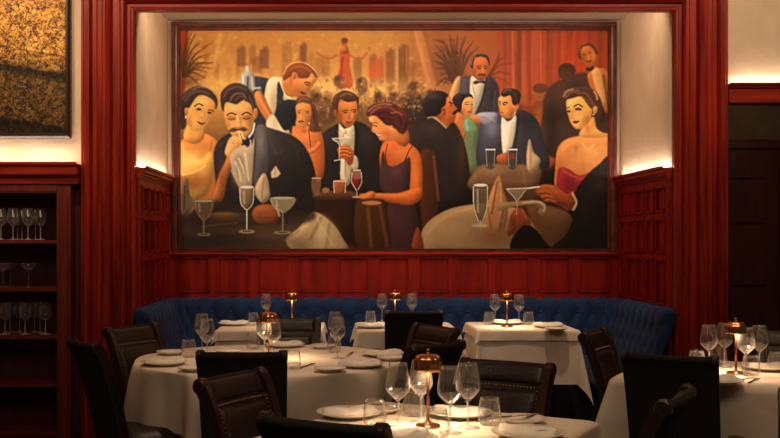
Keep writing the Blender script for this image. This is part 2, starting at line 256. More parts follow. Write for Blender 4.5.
    b([(52,240),(64,160),(110,100),(180,64),(262,68),(332,110),(388,170),(394,218),(370,196),(336,160),(304,210),(242,216),(206,212),(192,172),(160,160),(132,196),(112,208)], (138,70,36), .3); l([(58,180),(108,88),(200,54),(290,72),(368,138),(396,190)], 1, (226,174,108), .25, .85); l([(120,140),(190,100),(270,110),(330,150)], 1.6, (176,104,58), .4, .7); l([(90,180),(130,130),(190,130)], 1.2, (104,50,28), .4, .6)
    b([(145,165),(180,162),(190,205),(160,232),(145,200)], (198,118,60), .3); l([(155,178),(176,182),(166,212)], .9, (140,70,38), .3)
    l([(262,262),(295,256),(326,270)], 1.3, (92,48,28), .25); g(296,278,22,9,(140,76,42),.7); l([(278,281),(320,290)], 1, (66,36,26), .2); l([(226,352),(250,366),(276,376)], 2, (84,46,32), .3); l([(336,290),(350,302)], .9, (170,96,50), .2); g(130,225,20,60,(150,80,42),.5)
    B([(241,84), (241,74), (245,68), (249,67), (253,70), (255,78), (255,88), (247,92)], (160,152,140), .5); E(247, 66, 1.8, 3, (206,196,178)); L([(243,72), (243,88)], 1.4, (226,220,206), .4); L([(248,74), (248,90)], 2, (84,78,74), .4); L([(252,74), (253,88)], 1.4, (206,198,184), .4)
    L([(253,86), (261,85.5)], 2, (196,186,170), .3); L([(260,84), (261,92)], 1.2, (150,144,136), .3)
    # woman behind, bare arms crossed
    B([(292,128), (300,124), (316,126), (324,140), (323,176), (306,182), (296,160)], (196,106,56), .5); G(304, 134, 8, 6, (226,146,88), .6); L([(300,150), (312,148), (320,140)], 3.4, (216,130,74), .6, .9); L([(301,153), (313,151), (322,143)], 1, (130,62,34), .4, .8); L([(309,128), (311,146)], .9, (60,34,28)); 
    b, l, g = at(286, 90, 9.73)
    M = b([(98,135),(130,95),(180,108),(240,115),(252,200),(240,262),(212,322),(160,358),(120,352),(95,312),(105,240),(98,180)], (214,138,76), .3); g(225,290,30,60,(160,90,50),.7,M); g(150,140,35,25,(236,168,102),.6,M); g(180,380,40,25,(150,82,46),.6)
    b([(92,115),(110,60),(170,34),(240,60),(292,120),(312,180),(304,250),(322,320),(350,372),(300,392),(232,380),(228,330),(248,260),(252,190),(240,122),(200,106),(162,98),(120,108)], (106,66,46), .3); l([(256,96),(292,130),(308,180)], 1, (212,166,114), .3, .8); l([(120,90),(170,60),(220,80)], 1.4, (166,110,72), .4, .8); l([(272,160),(276,260),(300,350)], 1.6, (70,42,34), .4, .7)
    l([(112,184),(145,180)], 1, (96,54,36), .2); l([(188,184),(230,190)], 1, (96,54,36), .2); l([(118,202),(142,203)], 1.2, (54,34,30), .2); l([(196,203),(224,205)], 1.2, (54,34,30), .2); g(150,240,10,16,(240,172,104),.6); l([(122,290),(150,284),(180,292)], 1.4, (136,48,38), .25); l([(130,300),(160,302)], .9, (150,60,46), .2); l([(228,296),(228,316)], 1.1, (236,214,180), .1)
    # woman in gold at far left
    M = B([(178,148), (186,136), (196,132), (206,132), (216,138), (224,152), (226,180), (216,206), (178,206)], (198,124,60), .6); G(220, 168, 6, 24, (146,80,44), .8, M)
    B([(178,146), (184,142), (188,150), (200,158), (210,150), (214,160), (212,178), (204,196), (178,200)], (212,154,78), 1); G(190, 158, 12, 9, (236,190,112), .7); G(194, 182, 14, 8, (150,92,46), .7); L([(182,174), (196,170), (206,164)], 1.6, (240,198,124), .5, .7); L([(210,150), (212,138)], 1, (126,76,40), .3, .8)
    B([(184,138), (188,122), (202,124), (204,136), (196,142)], (206,142,72), .6)
    b, l, g = at(178, 80, 8.75)
    M = b([(75,230),(120,190),(160,135),(232,120),(300,150),(336,190),(322,250),(292,320),(238,388),(190,430),(130,424),(90,372),(68,300)], (224,162,88), .3); g(100,360,35,60,(184,118,62),.7,M); g(220,165,45,25,(244,198,128),.6,M); g(290,300,25,50,(190,124,68),.6,M); g(150,330,25,30,(236,180,106),.6,M)
    b([(16,150),(55,90),(140,38),(222,38),(292,72),(338,130),(348,185),(330,240),(326,185),(300,150),(242,116),(200,110),(162,130),(126,180),(96,226),(62,230),(66,290),(72,352),(60,405),(16,390)], (76,57,50), .3)
    l([(120,66),(200,40),(282,58),(332,110)], 1.1, (178,150,126), .3, .85); l([(60,170),(110,105),(200,80),(280,105)], 1.8, (122,92,74), .5, .7); l([(40,150),(90,90),(170,60)], 1.4, (110,84,70), .4, .6); l([(50,200),(60,320)], 2, (52,40,36), .5, .6)
    b([(60,235),(82,228),(86,275),(66,290)], (206,140,74), .3); l([(66,296),(68,318)], 1.3, (240,226,200), .1)
    l([(142,214),(182,190),(222,208)], 1.3, (70,44,32), .2); l([(260,246),(292,244),(314,262)], 1.2, (70,44,32), .2); g(184,238,26,13,(150,98,60),.8); g(276,266,22,12,(150,98,60),.8); b([(164,238),(184,230),(206,240),(186,250)], (50,36,34), .2); b([(260,266),(278,260),(296,272),(276,278)], (50,36,34), .2)
    l([(232,250),(236,290),(214,312),(190,305)], .9, (184,116,62), .3); b([(162,344),(190,350),(212,356),(242,352),(218,376),(188,368)], (124,36,28), .2); l([(170,348),(206,360),(238,354)], .6, (190,110,80), .1, .7)
    # prominent man, front left, finger at his lips
    M = B([(214,150), (222,136), (234,130), (256,124), (276,128), (296,136), (308,150), (316,176), (314,214), (224,214), (216,180)], (42,36,36), .6)
    G(262, 142, 14, 22, (108,98,98), .6, M); G(284, 150, 12, 14, (58,50,48), .6, M); G(300, 190, 14, 22, (32,26,26), .7, M); G(224, 152, 7, 14, (60,48,44), .5, M)
    B([(232,140), (240,134), (250,138), (256,140), (254,176), (246,196), (236,180), (228,160)], (204,176,138), .6); G(236, 172, 5, 12, (158,124,92), .7); L([(238,150), (240,180)], 1.6, (232,212,180), .6, .7); L([(245,150), (246,184)], 1.2, (150,120,94), .5, .7)
    B([(254,128), (262,126), (262,150), (252,178), (248,186), (252,150)], (92,82,80), .6); L([(252,134), (253,160), (246,186)], 1.5, (30,26,26), .4, .9)
    L([(223,140), (214,150)], 1.2, (110,92,78), .5, .5)
    b, l, g = at(216, 75, 5.84)
    M = b([(44,165),(60,148),(110,152),(165,140),(206,158),(226,195),(222,262),(206,312),(178,348),(150,372),(112,364),(80,318),(54,252)], (224,160,92), .3); g(205,270,22,80,(168,104,58),.8,M); g(115,185,50,18,(244,196,132),.7,M); g(70,290,22,40,(186,118,66),.7,M); g(128,345,45,16,(180,112,66),.7,M)
    b([(30,165),(28,100),(54,60),(100,34),(150,38),(196,65),(224,110),(238,170),(230,202),(222,212),(206,160),(180,128),(150,138),(120,158),(90,150),(60,146),(48,172),(46,205)], (70,50,45), .3)
    l([(44,120),(70,76),(130,54),(180,76)], 1.5, (118,92,80), .4, .7); l([(80,140),(110,100),(155,96),(178,126)], 1.5, (150,122,108), .4, .7); l([(110,140),(140,112),(165,118)], 1.2, (170,144,128), .3, .6); l([(60,130),(90,86),(140,80)], 1.3, (50,36,34), .4, .7); l([(190,60),(222,105),(236,165)], 1, (180,160,146), .3, .7); l([(195,110),(216,160),(224,200)], 1.6, (112,90,82), .4, .7)
    b([(222,190),(240,182),(244,222),(228,250),(220,236)], (206,136,80), .3); l([(230,200),(234,228)], .9, (150,88,52), .3)
    l([(62,226),(90,210),(120,222)], 1.4, (86,52,38), .25); l([(150,222),(180,207),(208,222)], 1.4, (86,52,38), .25); g(92,240,26,13,(164,102,58),.85); g(180,238,26,13,(158,98,56),.85); l([(72,244),(92,251),(114,243)], 1, (76,46,36), .2); l([(156,240),(178,247),(202,238)], 1, (76,46,36), .2)
    l([(126,225),(127,265)], 2, (246,202,142), .4, .8); l([(142,235),(146,275),(152,292)], 1, (176,110,62), .35); l([(112,290),(128,296),(148,290)], .9, (150,88,52), .3)
    b([(74,318),(98,296),(128,302),(160,292),(184,306),(168,318),(134,312),(104,322)], (88,62,52), .5)
    b([(148,366),(168,368),(190,352),(200,385),(188,412),(168,398),(150,402)], (34,30,36), .3); l([(228,268),(216,318),(190,356)], 1.8, (236,226,210), .3); l([(236,270),(226,330),(206,372)], 1.2, (28,24,26), .3)
    # his hand and arm
    B([(226,158), (228,148), (232,142), (238,144), (238,156), (228,176), (222,200), (212,200), (218,176)], (178,110,62), .6); G(222, 178, 4, 16, (140,78,44), .6)
    b, l, g = at(216, 75, 5.84)
    b([(62,400),(76,366),(92,350),(116,346),(136,356),(152,372),(156,388),(138,408),(112,440),(82,470),(52,450)], (226,164,102), .3); l([(136,318),(140,345),(146,372)], 2, (238,182,122), .25); l([(148,322),(160,360)], 1.9, (234,176,114), .25); l([(142,330),(152,366)], .7, (140,84,52), .2)
    l([(78,368),(98,366),(112,380)], .9, (160,98,58), .3); l([(74,384),(96,384),(108,396)], .9, (160,98,58), .3); l([(98,352),(112,368)], 1.4, (242,190,132), .3, .7)
    B([(246,150), (250,146), (254,176), (248,188)], (150,128,108), .6, .4)
    for p in (((236,150),(240,166),(246,184)), ((232,158),(238,172)), ((241,152),(246,170))): L(list(p), 1.5, (226,204,172), .5, .7)
    # pocket square
    b, l, g = at(228, 126, 5.92)
    b([(12,165),(70,112),(130,118),(160,60),(156,150),(142,352),(70,352),(30,270)], (186,160,130), .5); g(60,200,30,60,(146,116,90),.5)
    for p in (((62,180),(90,240),(110,300)), ((40,200),(66,262),(78,320)), ((100,150),(112,230),(122,320))): l(list(p), 1.6, (226,206,176), .5, .8)
    for p in (((76,170),(100,250),(116,330)), ((50,230),(62,300))): l(list(p), 1.2, (128,100,78), .5, .7)
    b([(168,-10),(222,-10),(240,90),(238,250),(216,284),(150,352),(152,250),(160,120)], (88,79,78), .4); g(195,90,22,90,(132,120,118),.6); g(215,230,20,50,(66,56,56),.6); l([(163,60),(158,180),(146,345)], 1.2, (30,26,28), .3, .9); l([(228,20),(244,110),(240,250)], 1, (44,38,40), .4, .8)
    b([(160,352),(214,272),(242,332),(236,402),(205,445),(160,400)], (180,152,120), .4); l([(214,280),(190,350),(200,420)], 1.2, (116,90,68), .4, .8); l([(206,300),(176,360)], 1.5, (216,192,160), .4, .7)
    B([(271,171), (276,164), (281,172.5), (277.5,176), (271.5,177)], (206,176,144), .3, smooth=False); L([(276,166), (275,175)], .9, (150,118,92), .3)
    l([(265,130),(300,160),(330,120)], 2, (78,70,70), .8, .6); l([(270,100),(282,160)], 1.5, (92,84,84), .8, .5); l([(350,60),(400,110),(420,200)], 2, (70,58,54), 1, .5)
    # woman in the strapless rose dress, right
    M = B([(556,168), (558,148), (566,138), (580,134), (596,132), (612,136), (612,180), (570,190), (556,186)], (196,124,68), .5); G(590, 148, 16, 11, (216,156,92), .7, M); G(577, 146, 3, 5, (176,106,58), .6, M); G(584, 158, 8, 5, (206,140,80), .5, M); G(560, 168, 5, 18, (170,92,50), .7, M); G(584, 160, 3, 8, (190,120,66), .5, M)
    L([(583,142), (589,148), (596,142)], .8, (236,196,136), .3, .6)
    b, l, g = at(560, 80, 7.96)
    b([(190,355),(272,275),(300,372),(384,438),(170,438)], (214,150,82), .4); g(225,370,30,35,(170,108,58),.7)
    b([(300,180),(350,200),(362,270),(335,330),(300,300)], (70,46,38), .4)
    M = b([(58,142),(110,125),(176,110),(232,170),(262,210),(256,272),(230,332),(182,370),(132,372),(95,332),(75,282),(60,220)], (232,168,92), .3); g(220,310,40,50,(184,118,62),.8,M); g(100,160,30,25,(248,200,128),.6,M); g(160,280,30,30,(240,182,108),.5,M); g(85,290,15,35,(200,136,76),.6,M)
    b([(24,125),(40,80),(100,44),(192,38),(272,60),(322,120),(342,190),(332,282),(302,272),(292,202),(262,214),(222,172),(182,116),(140,112),(90,126),(60,136),(40,138)], (90,58,45), .3)
    l([(30,118),(60,72),(115,54)], 2, (172,134,104), .4, .85); l([(50,126),(90,82),(160,66)], 1.3, (150,108,80), .35, .7); l([(130,90),(210,90),(262,160),(286,200)], 1.4, (140,96,66), .4, .7); l([(160,60),(230,66),(290,110)], 1.2, (58,38,34), .4, .7); l([(180,110),(240,160),(268,200)], 1.2, (160,108,70), .35, .7)
    l([(274,70),(296,105),(302,142)], 1.6, (232,180,116), .3, .85); b([(268,205),(298,192),(302,232),(276,260)], (222,156,86), .3); l([(280,212),(290,236)], .9, (160,98,56), .3); l([(270,256),(272,264)], 1.5, (248,238,214), .1)
    l([(114,196),(150,178),(188,198)], 1.4, (74,44,34), .2); l([(60,206),(84,200)], 1.2, (74,44,34), .2); g(150,214,28,13,(120,78,60),.85); g(76,232,16,12,(120,78,60),.85); l([(128,220),(152,214),(176,222)], 1.6, (50,32,32), .25); l([(62,236),(88,238)], 1.5, (50,32,32), .25)
    l([(106,225),(102,275),(112,296),(128,292)], 1, (190,124,70), .3); b([(104,318),(128,308),(162,314),(138,330),(118,330)], (134,38,32), .2)
    M = B([(558,170), (563,166), (570,168), (580,174), (592,170), (604,162), (612,158), (612,196), (568,206), (558,190)], (140,42,44), .5); G(572, 184, 8, 8, (106,28,32), .7, M); L([(562,168), (574,175), (586,178)], 2, (184,78,72), .5, .8); L([(576,180), (592,172), (606,164)], 1.6, (180,74,70), .5, .7)
    # middle table with drinks
    B([(316,194), (340,190), (356,192), (358,200), (356,248), (318,248)], (52,30,20), .8); B([(316,192), (344,189), (358,193), (356,198), (318,198)], (96,62,42), .6); G(334, 222, 14, 16, (74,44,28), .5)
    B([(356,202), (364,198), (380,198), (386,204), (390,248), (358,248)], (76,44,26), .6); L([(368,206), (372,248)], 3, (150,88,46), 1, .7); L([(380,204), (388,248)], 3, (140,76,40), 1, .7); E(372, 202, 10, 2.2, (186,130,80), .4)
    B([(334,180), (346,180), (345,192), (335,192)], (168,92,52), .3, .9); L([(334,180), (346,180)], 1.2, (236,220,196), .2); L([(334,180), (334.6,192)], .9, (216,196,166), .2); L([(346,180), (345.4,192)], .9, (216,196,166), .2)
    B([(353,170), (361,170), (362,180), (358,188), (355,188), (352,180)], (140,30,34), .3, .9); B([(353,169), (361,169), (361.5,177), (352.5,177)], (150,110,90), .3, .8); L([(353,169), (361,169)], 1.2, (240,226,204), .2); L([(352.5,171), (352,181), (357,190), (357,196)], .9, (226,206,180), .2); L([(361.5,171), (362,181), (358,189)], .9, (216,196,170), .2); E(357, 196, 4.5, 1.1, (190,166,136), .2, .8)
    B([(312,177), (321,177), (320,192), (313,192)], (150,104,70), .3, .7); L([(312,177), (321,177)], 1, (220,200,170), .2, .9); E(326, 189, 4, 2.6, (186,132,84), .4, .8)
    # front tables
    M = B([(178,226), (200,222), (236,218), (300,216), (322,212), (336,222), (344,240), (346,252), (178,252)], (92,66,46), 1); G(210, 240, 40, 10, (54,42,34), .8, M)
    B([(312,212), (322,214), (334,224), (342,236), (346,252), (300,252), (286,240), (300,226)], (200,164,120), .6); G(322, 236, 9, 12, (232,200,154), .7); G(300,246,12,6,(120,92,66),.5); L([(322,216), (310,240)], 2, (140,104,72), .8, .7); L([(330,222), (326,250)], 2, (150,112,78), .8, .6); L([(316,216), (334,246)], 1.5, (230,202,160), .7, .6)
    B([(178,206), (226,200), (256,208), (300,210), (316,212), (306,222), (240,226), (178,228)], (58,44,36), 1.5, .85); G(226, 216, 24, 5, (120,84,48), .7); G(270, 236, 24, 6, (120,92,66), .5); G(224, 240, 60, 5, (62,50,42), .6)
    # fist on the table
    B([(252,214), (256,206), (266,203), (276,206), (280,214), (274,222), (258,222)], (156,84,46), .6); L([(276,204), (280,216)], 2, (210,190,160), .4, .8); L([(256,216), (272,217)], 1, (96,48,30), .4, .7)
    # folded napkins
    B([(262,202), (256,190), (258,180), (264,172), (268,182), (270,196)], (186,158,124), .5); L([(264,176), (262,198)], 1, (120,92,70), .4, .8)
    B([(178,214), (180,196), (184,180), (188,178), (190,194), (198,202), (192,214)], (124,98,78), .6); L([(185,184), (184,208)], 1.4, (72,54,44), .5, .8); L([(188,182), (194,202)], 1, (172,146,120), .4, .6); G(187, 220, 8, 8, (96,56,48), .6)
    E(224, 214, 16, 3.2, (104,78,52), .6, .8); E(224, 213.4, 10, 1.8, (140,98,48), .6, .8); L([(200,226), (238,222)], 1.6, (120,96,70), .6, .6); L([(184,226), (200,240)], 2.4, (86,62,46), .8, .6); L([(284,240), (300,230)], 1.4, (150,122,90), .5, .6)
    L([(192,190), (196,202), (190,212)], 1.6, (160,130,104), .5, .7); L([(181,200), (183,214)], 1.4, (150,120,94), .5, .6); G(262, 208, 8, 3, (196,116,66), .5)
    # glasses on the front left table
    def coupe(x, y, w, hb, yf, fill, a=.75):
        B([(x-w,y), (x+w,y), (x+w*.75,y+hb*.6), (x+1,y+hb), (x-1,y+hb), (x-w*.75,y+hb*.6)], fill, .3, a); c.E(x, y, w, 1.3, (200,190,172), .2, .6)
        c.L([(x-w,y), (x-w*.75,y+hb*.6), (x-.6,y+hb), (x-.5,yf)], .8, (200,188,166), .3, .75); c.L([(x+w,y), (x+w*.75,y+hb*.6), (x+.6,y+hb)], .8, (176,162,140), .3, .7); c.L([(x-w*.55,y+2), (x-w*.45,y+hb*.6)], 1.5, (214,204,182), .5, .5)
        c.L([(x,y+hb), (x,yf)], 1.2, (176,162,140), .3, .8); c.E(x, yf, w*.75, 1.6, (178,162,138), .3, .8); c.E(x, yf-.2, w*.45, .7, (70,56,46), .2, .7)
    coupe(204, 200, 9, 20, 234, (118,90,68)); coupe(283, 197, 12, 15, 232, (176,156,116))
    B([(240,186), (254,186), (253.5,200), (250,208), (244,208), (240.5,200)], (136,112,84), .3, .9); E(247, 186, 7, 1.5, (236,226,206), .2, .9); L([(240,187), (241,202), (246,209)], 1, (236,226,208), .2); L([(254,187), (253,202), (248,209)], 1, (216,206,186), .2); L([(244,190), (244.5,203)], 2, (196,180,150), .4, .7); L([(247,208), (247,230)], 1.6, (206,194,172), .2); E(247, 231, 8, 1.9, (190,174,148), .3, .9); E(247, 230.7, 5, .9, (80,62,50), .2, .7)
    # round table, lower right, napkin and glasses
    M = B([(422,246), (421,234), (430,220), (450,208), (476,203), (500,202), (524,212), (546,236), (548,252), (424,252)], (168,130,90), .6); G(446, 230, 18, 14, (196,156,112), .6, M); G(500, 236, 20, 12, (122,88,62), .8, M); L([(424,240), (436,224), (456,212), (480,206)], 1.2, (214,178,130), .6, .6, ); G(430, 240, 5, 14, (206,168,120), .5, M)
    B([(412,248), (418,226), (424,248)], (146,66,34), .6)
    B([(482,226), (486,206), (494,184), (500,174), (504,190), (508,204), (506,226), (494,236)], (176,120,76), .6); L([(498,180), (492,214)], 1.6, (110,66,42), .5, .8); L([(501,182), (502,222)], 1.4, (212,160,110), .5, .7); L([(488,206), (492,230)], 1.5, (120,74,48), .5, .7); L([(504,206), (500,232)], 2, (96,58,40), .6, .7)
    G(497, 234, 16, 8, (150,98,60), .7)
    B([(474,184), (488,184), (488,204), (484,220), (478,220), (474,204)], (104,88,66), .3, .85); E(481, 184, 7, 1.6, (220,210,190), .2, .9); L([(474,185), (474.5,206), (479,221)], 1, (226,216,196), .2); L([(488,185), (487.5,206), (483,221)], 1, (206,196,176), .2); L([(478,188), (478.5,212)], 1.8, (190,176,148), .4, .7); L([(481,220), (481,224)], 2, (190,176,150), .3); E(480, 225, 8, 1.8, (196,180,152), .3, .8)
    # tablecloth fold, martini, smoking hand
    b, l, g = at(500, 150, 4.38)
    b([(120,232),(200,236),(300,270),(322,310),(290,380),(240,440),(200,402),(140,310)], (106,70,42), .8); g(240,270,60,30,(132,92,58),.6)
    b([(-10,230),(60,222),(150,216),(196,228),(204,258),(190,282),(170,270),(178,246),(140,236),(60,246),(0,262)], (156,120,84), .5); l([(100,228),(170,222),(198,240),(194,268)], 1.4, (212,180,138), .4, .8); l([(110,240),(172,236),(184,252)], 1.2, (84,56,38), .4, .8)
    b([(58,440),(64,370),(110,322),(152,340),(204,402),(224,445)], (22,16,15), .6)
    b([(36,372),(44,300),(64,262),(98,248),(128,290),(138,324),(104,328),(66,360)], (138,68,34), .5); l([(98,256),(120,300)], 1.5, (190,104,54), .5, .7); g(60,320,12,40,(92,44,26),.6)
    B([(507,188), (528,187), (519,200), (516,200)], (160,150,120), .3, .55, False); L([(507,188), (528,187)], 1.1, (224,214,192), .2); L([(507.5,188.5), (517,200), (517,214)], .9, (206,194,170), .2, .8); L([(527.5,187.5), (518,200)], .9, (196,184,160), .2, .8)
    M = b([(330,182),(370,120),(430,62),(500,40),(500,440),(232,445),(290,370),(322,300),(300,262)], (34,25,22), .7); g(440,150,40,40,(66,50,46),.6,M); g(380,260,30,60,(48,34,28),.5,M)
    M = b([(158,172),(176,150),(206,146),(242,150),(290,186),(326,186),(330,244),(300,262),(270,244),(230,228),(196,222),(184,204),(166,190)], (146,70,34), .4); g(250,175,40,20,(186,100,54),.6,M); g(260,235,50,14,(86,38,22),.7,M)
    for p in (((170,178),(196,172),(220,180)), ((182,200),(212,194),(236,204)), ((198,218),(222,212),(246,222))): l(list(p), 2.4, (178,92,46), .35, .9)
    for p in (((172,188),(200,184),(224,192)), ((190,210),(216,204),(240,214))): l(list(p), .9, (78,34,20), .25, .9)
    l([(180,156),(206,150),(236,158)], 1.4, (204,118,68), .3, .7); l([(122,163),(176,156)], 1.5, (230,214,184), .2); l([(122,163),(108,130),(110,104),(98,70),(104,40)], 1, (170,160,150), .9, .45)
    l([(318,180),(338,224),(322,262)], 2.4, (212,184,140), .35, .9); l([(326,182),(346,228),(330,268)], 1, (30,20,18), .3, .8)
    # edges sharpened, tone darker towards the bottom, brush grain
    b = np.stack([c.blur(c.im[..., i], 1.4) for i in range(3)], -1); c.im = np.clip(c.im+.35*(c.im-b), 0, 1)
    c.im *= (1-.16*np.clip((Y-190)/58, 0, 1))[..., None]
    n = R.rand(c.h, c.w)-.5; n = c.blur(n, .8)*1.6; c.im *= (1+.12*n[..., None])
    n = c.blur(R.rand(c.h, c.w)-.5, 3)*6; c.im *= (1+.10*n[..., None])
    return np.clip(c.im, 0, 1), c
# ---------------------------------------------------------------- materials
def srgb(c): return tuple(((v/255)/12.92 if v/255 <= .04045 else ((v/255+.055)/1.055)**2.4) for v in c)
def mat(name, base=(.5,.5,.5), rough=.5, metal=0.0, spec=.5, sheen=0, emit=None, es=0, coat=0):
    m = bpy.data.materials.new(name); m.use_nodes = True; b = m.node_tree.nodes['Principled BSDF']
    b.inputs['Base Color'].default_value = (*base, 1); b.inputs['Roughness'].default_value = rough; b.inputs['Metallic'].default_value = metal
    b.inputs['Specular IOR Level'].default_value = spec; b.inputs['Sheen Weight'].default_value = sheen; b.inputs['Coat Weight'].default_value = coat
    if emit: b.inputs['Emission Color'].default_value = (*emit, 1); b.inputs['Emission Strength'].default_value = es
    return m
def noisy(name, c1, c2, scale=(8,8,8), nscale=1.0, rough=.5, bump=.0, bscale=None, detail=4, rr=None, metal=0, spec=.5, sheen=0, p1=.35, p2=.65, coat=0, coords='Object'):
    m = mat(name, c1, rough, metal, spec, sheen, coat=coat); nt = m.node_tree; N, K = nt.nodes, nt.links; b = N['Principled BSDF']
    tc = N.new('ShaderNodeTexCoord'); mp = N.new('ShaderNodeMapping'); mp.inputs['Scale'].default_value = scale; K.new(tc.outputs[coords], mp.inputs[0])
    nz = N.new('ShaderNodeTexNoise'); nz.inputs['Scale'].default_value = nscale; nz.inputs['Detail'].default_value = detail; K.new(mp.outputs[0], nz.inputs['Vector'])
    cr = N.new('ShaderNodeValToRGB'); cr.color_ramp.elements[0].position = p1; cr.color_ramp.elements[1].position = p2
    cr.color_ramp.elements[0].color = (*c1, 1); cr.color_ramp.elements[1].color = (*c2, 1); K.new(nz.outputs[0], cr.inputs[0]); K.new(cr.outputs[0], b.inputs['Base Color'])
    if bump:
        n2 = N.new('ShaderNodeTexNoise'); n2.inputs['Scale'].default_value = bscale or 60; n2.inputs['Detail'].default_value = 3; K.new(tc.outputs[coords] if bscale else mp.outputs[0], n2.inputs['Vector'])
        bp = N.new('ShaderNodeBump'); bp.inputs['Strength'].default_value = bump; bp.inputs['Distance'].default_value = .01; K.new(n2.outputs[0], bp.inputs['Height']); K.new(bp.outputs[0], b.inputs['Normal'])
    return m
M = {}
M['wood'] = noisy('red_mahogany', (.13,.004,.001), (.43,.028,.006), (26,26,1.6), 1, .38, .12, None, 5, p1=.3, p2=.72, spec=.28)
M['woodh'] = noisy('red_mahogany_crosscut', (.13,.004,.001), (.43,.028,.006), (1.6,26,26), 1, .38, .12, None, 5, p1=.3, p2=.72, spec=.28)
M['panel'] = noisy('mahogany_panel', (.15,.004,.002), (.32,.013,.005), (14,14,1.8), 1, .4, .08, None, 5, spec=.25, p1=.3, p2=.75)
M['cabwood'] = noisy('cabinet_wood', (.12,.012,.006), (.21,.026,.011), (18,18,2), 1, .4, .05, None, 5)
M['blackwood'] = noisy('dark_door_wood', (.055,.009,.006), (.085,.014,.008), (16,16,2), 1, .45)
M['plaster'] = noisy('cream_plaster', (.60,.43,.29), (.66,.49,.34), (5,5,5), 1, .8, .35, 26, 3)
M['ceil'] = mat('warm_white_ceiling', (.6,.52,.42), .8)
M['brownwall'] = noisy('brown_wallpaper', (.10,.062,.036), (.13,.085,.05), (6,6,6), 1, .85)
M['floor'] = noisy('dark_patterned_carpet', (.020,.010,.008), (.045,.018,.013), (18,18,18), 1, .95, .3, 90)
M['leather'] = noisy('brown_leather', (.009,.0036,.0025), (.018,.0068,.0042), (7,7,7), 1, .40, .25, 130)
M['post'] = noisy('espresso_wood_posts', (.018,.008,.006), (.034,.014,.009), (14,14,3), 1, .34, .05, None)
M['cover'] = noisy('black_woven_back_fabric', (.010,.007,.007), (.017,.011,.010), (50,50,50), 1, .85, .2, 200)
M['nail'] = mat('aged_brass_nails', (.62,.38,.20), .35, 1)
M['velvet'] = noisy('blue_velvet', (.0030,.018,.072), (.0055,.028,.108), (9,9,9), 1, .8, .1, 150, sheen=.10, spec=.25)
M['button'] = mat('blue_velvet_button', (.008,.025,.075), .85)
M['cloth'] = noisy('cream_linen', (.77,.66,.54), (.83,.73,.61), (6,6,6), 1, .88, .42, 9, 2)
M['napkin'] = noisy('white_linen', (.80,.74,.66), (.86,.81,.73), (20,20,20), 1, .85, .15, 90)
M['china'] = mat('white_china', (.78,.72,.64), .22, 0, .5)
M['steel'] = mat('polished_steel', (.62,.58,.54), .22, 1)
M['copper'] = mat('polished_copper', (.90,.42,.17), .12, 1)
M['copperdark'] = mat('satin_copper', (.30,.12,.045), .35, 1)
M['frame'] = noisy('dark_mahogany_frame', (.060,.010,.007), (.13,.022,.012), (12,12,12), 1, .34)
M['frameb'] = mat('black_brown_frame', (.030,.012,.009), .32)
M['tablewood'] = mat('plain_table_wood', (.10,.05,.03), .6)
M['led'] = mat('led_strip_light', (1,.8,.55), .5, emit=(1,.86,.68), es=40)
M['bulb'] = mat('lamp_glow', (1,.8,.5), .5, emit=(1,.62,.30), es=18)
def thin_glass(name, dk, dp, d0):
    m = bpy.data.materials.new(name); m.use_nodes = True; nt = m.node_tree; N, K = nt.nodes, nt.links; N.clear()
    o = N.new('ShaderNodeOutputMaterial'); t = N.new('ShaderNodeBsdfTransparent'); t.inputs[0].default_value = (.97,.965,.955,1)
    g = N.new('ShaderNodeBsdfGlossy'); g.inputs['Roughness'].default_value = .02; g.inputs[0].default_value = (1,1,1,1)
    d = N.new('ShaderNodeBsdfDiffuse'); d.inputs[0].default_value = (.92,.89,.85,1)
    lf = N.new('ShaderNodeLayerWeight'); lf.inputs[0].default_value = .5
    def mad(p, k, c):
        pw = N.new('ShaderNodeMath'); pw.operation = 'POWER'; pw.inputs[1].default_value = p; K.new(lf.outputs['Facing'], pw.inputs[0])
        f = N.new('ShaderNodeMath'); f.operation = 'MULTIPLY_ADD'; f.inputs[1].default_value = k; f.inputs[2].default_value = c; K.new(pw.outputs[0], f.inputs[0]); return f
    m1 = N.new('ShaderNodeMixShader'); m2 = N.new('ShaderNodeMixShader'); K.new(mad(dp, dk, d0).outputs[0], m1.inputs[0]); K.new(t.outputs[0], m1.inputs[1]); K.new(d.outputs[0], m1.inputs[2])
    K.new(mad(3.2, .85, .05).outputs[0], m2.inputs[0]); K.new(m1.outputs[0], m2.inputs[1]); K.new(g.outputs[0], m2.inputs[2]); K.new(m2.outputs[0], o.inputs[0]); return m
M['glass'] = thin_glass('clear_thin_glass', .26, 2.4, .015); M['stemglass'] = thin_glass('clear_stem_glass', .30, 1.0, .16)

# ---------------------------------------------------------------- mesh helpers
def link(name, me, m=None, parent=None, loc=None, smooth=False):
    if m: me.materials.append(M[m] if isinstance(m, str) else m)
    if smooth:
        for p in me.polygons: p.use_smooth = True
    o = bpy.data.objects.new(name, me); COL.objects.link(o)
    if parent is not None: o.parent = parent
    if loc: o.location = loc
    return o
def obj(name, bm, m, parent=None, smooth=False, bevel=0, loc=None, seg=2):
    if bevel: bmesh.ops.bevel(bm, geom=[e for e in bm.edges if not e.is_boundary and e.calc_face_angle(0) > .5], offset=bevel, segments=seg, affect='EDGES', profile=.6)
    bmesh.ops.recalc_face_normals(bm, faces=bm.faces)
    me = bpy.data.meshes.new(name); bm.to_mesh(me); bm.free(); return link(name, me, m, parent, loc, smooth)
def box(bm, x0, x1, y0, y1, z0, z1):
    v = [bm.verts.new((x, y, z)) for z in (z0, z1) for y in (y0, y1) for x in (x0, x1)]
    for f in ((0,1,3,2), (4,6,7,5), (0,4,5,1), (2,3,7,6), (0,2,6,4), (1,5,7,3)): bm.faces.new([v[i] for i in f])
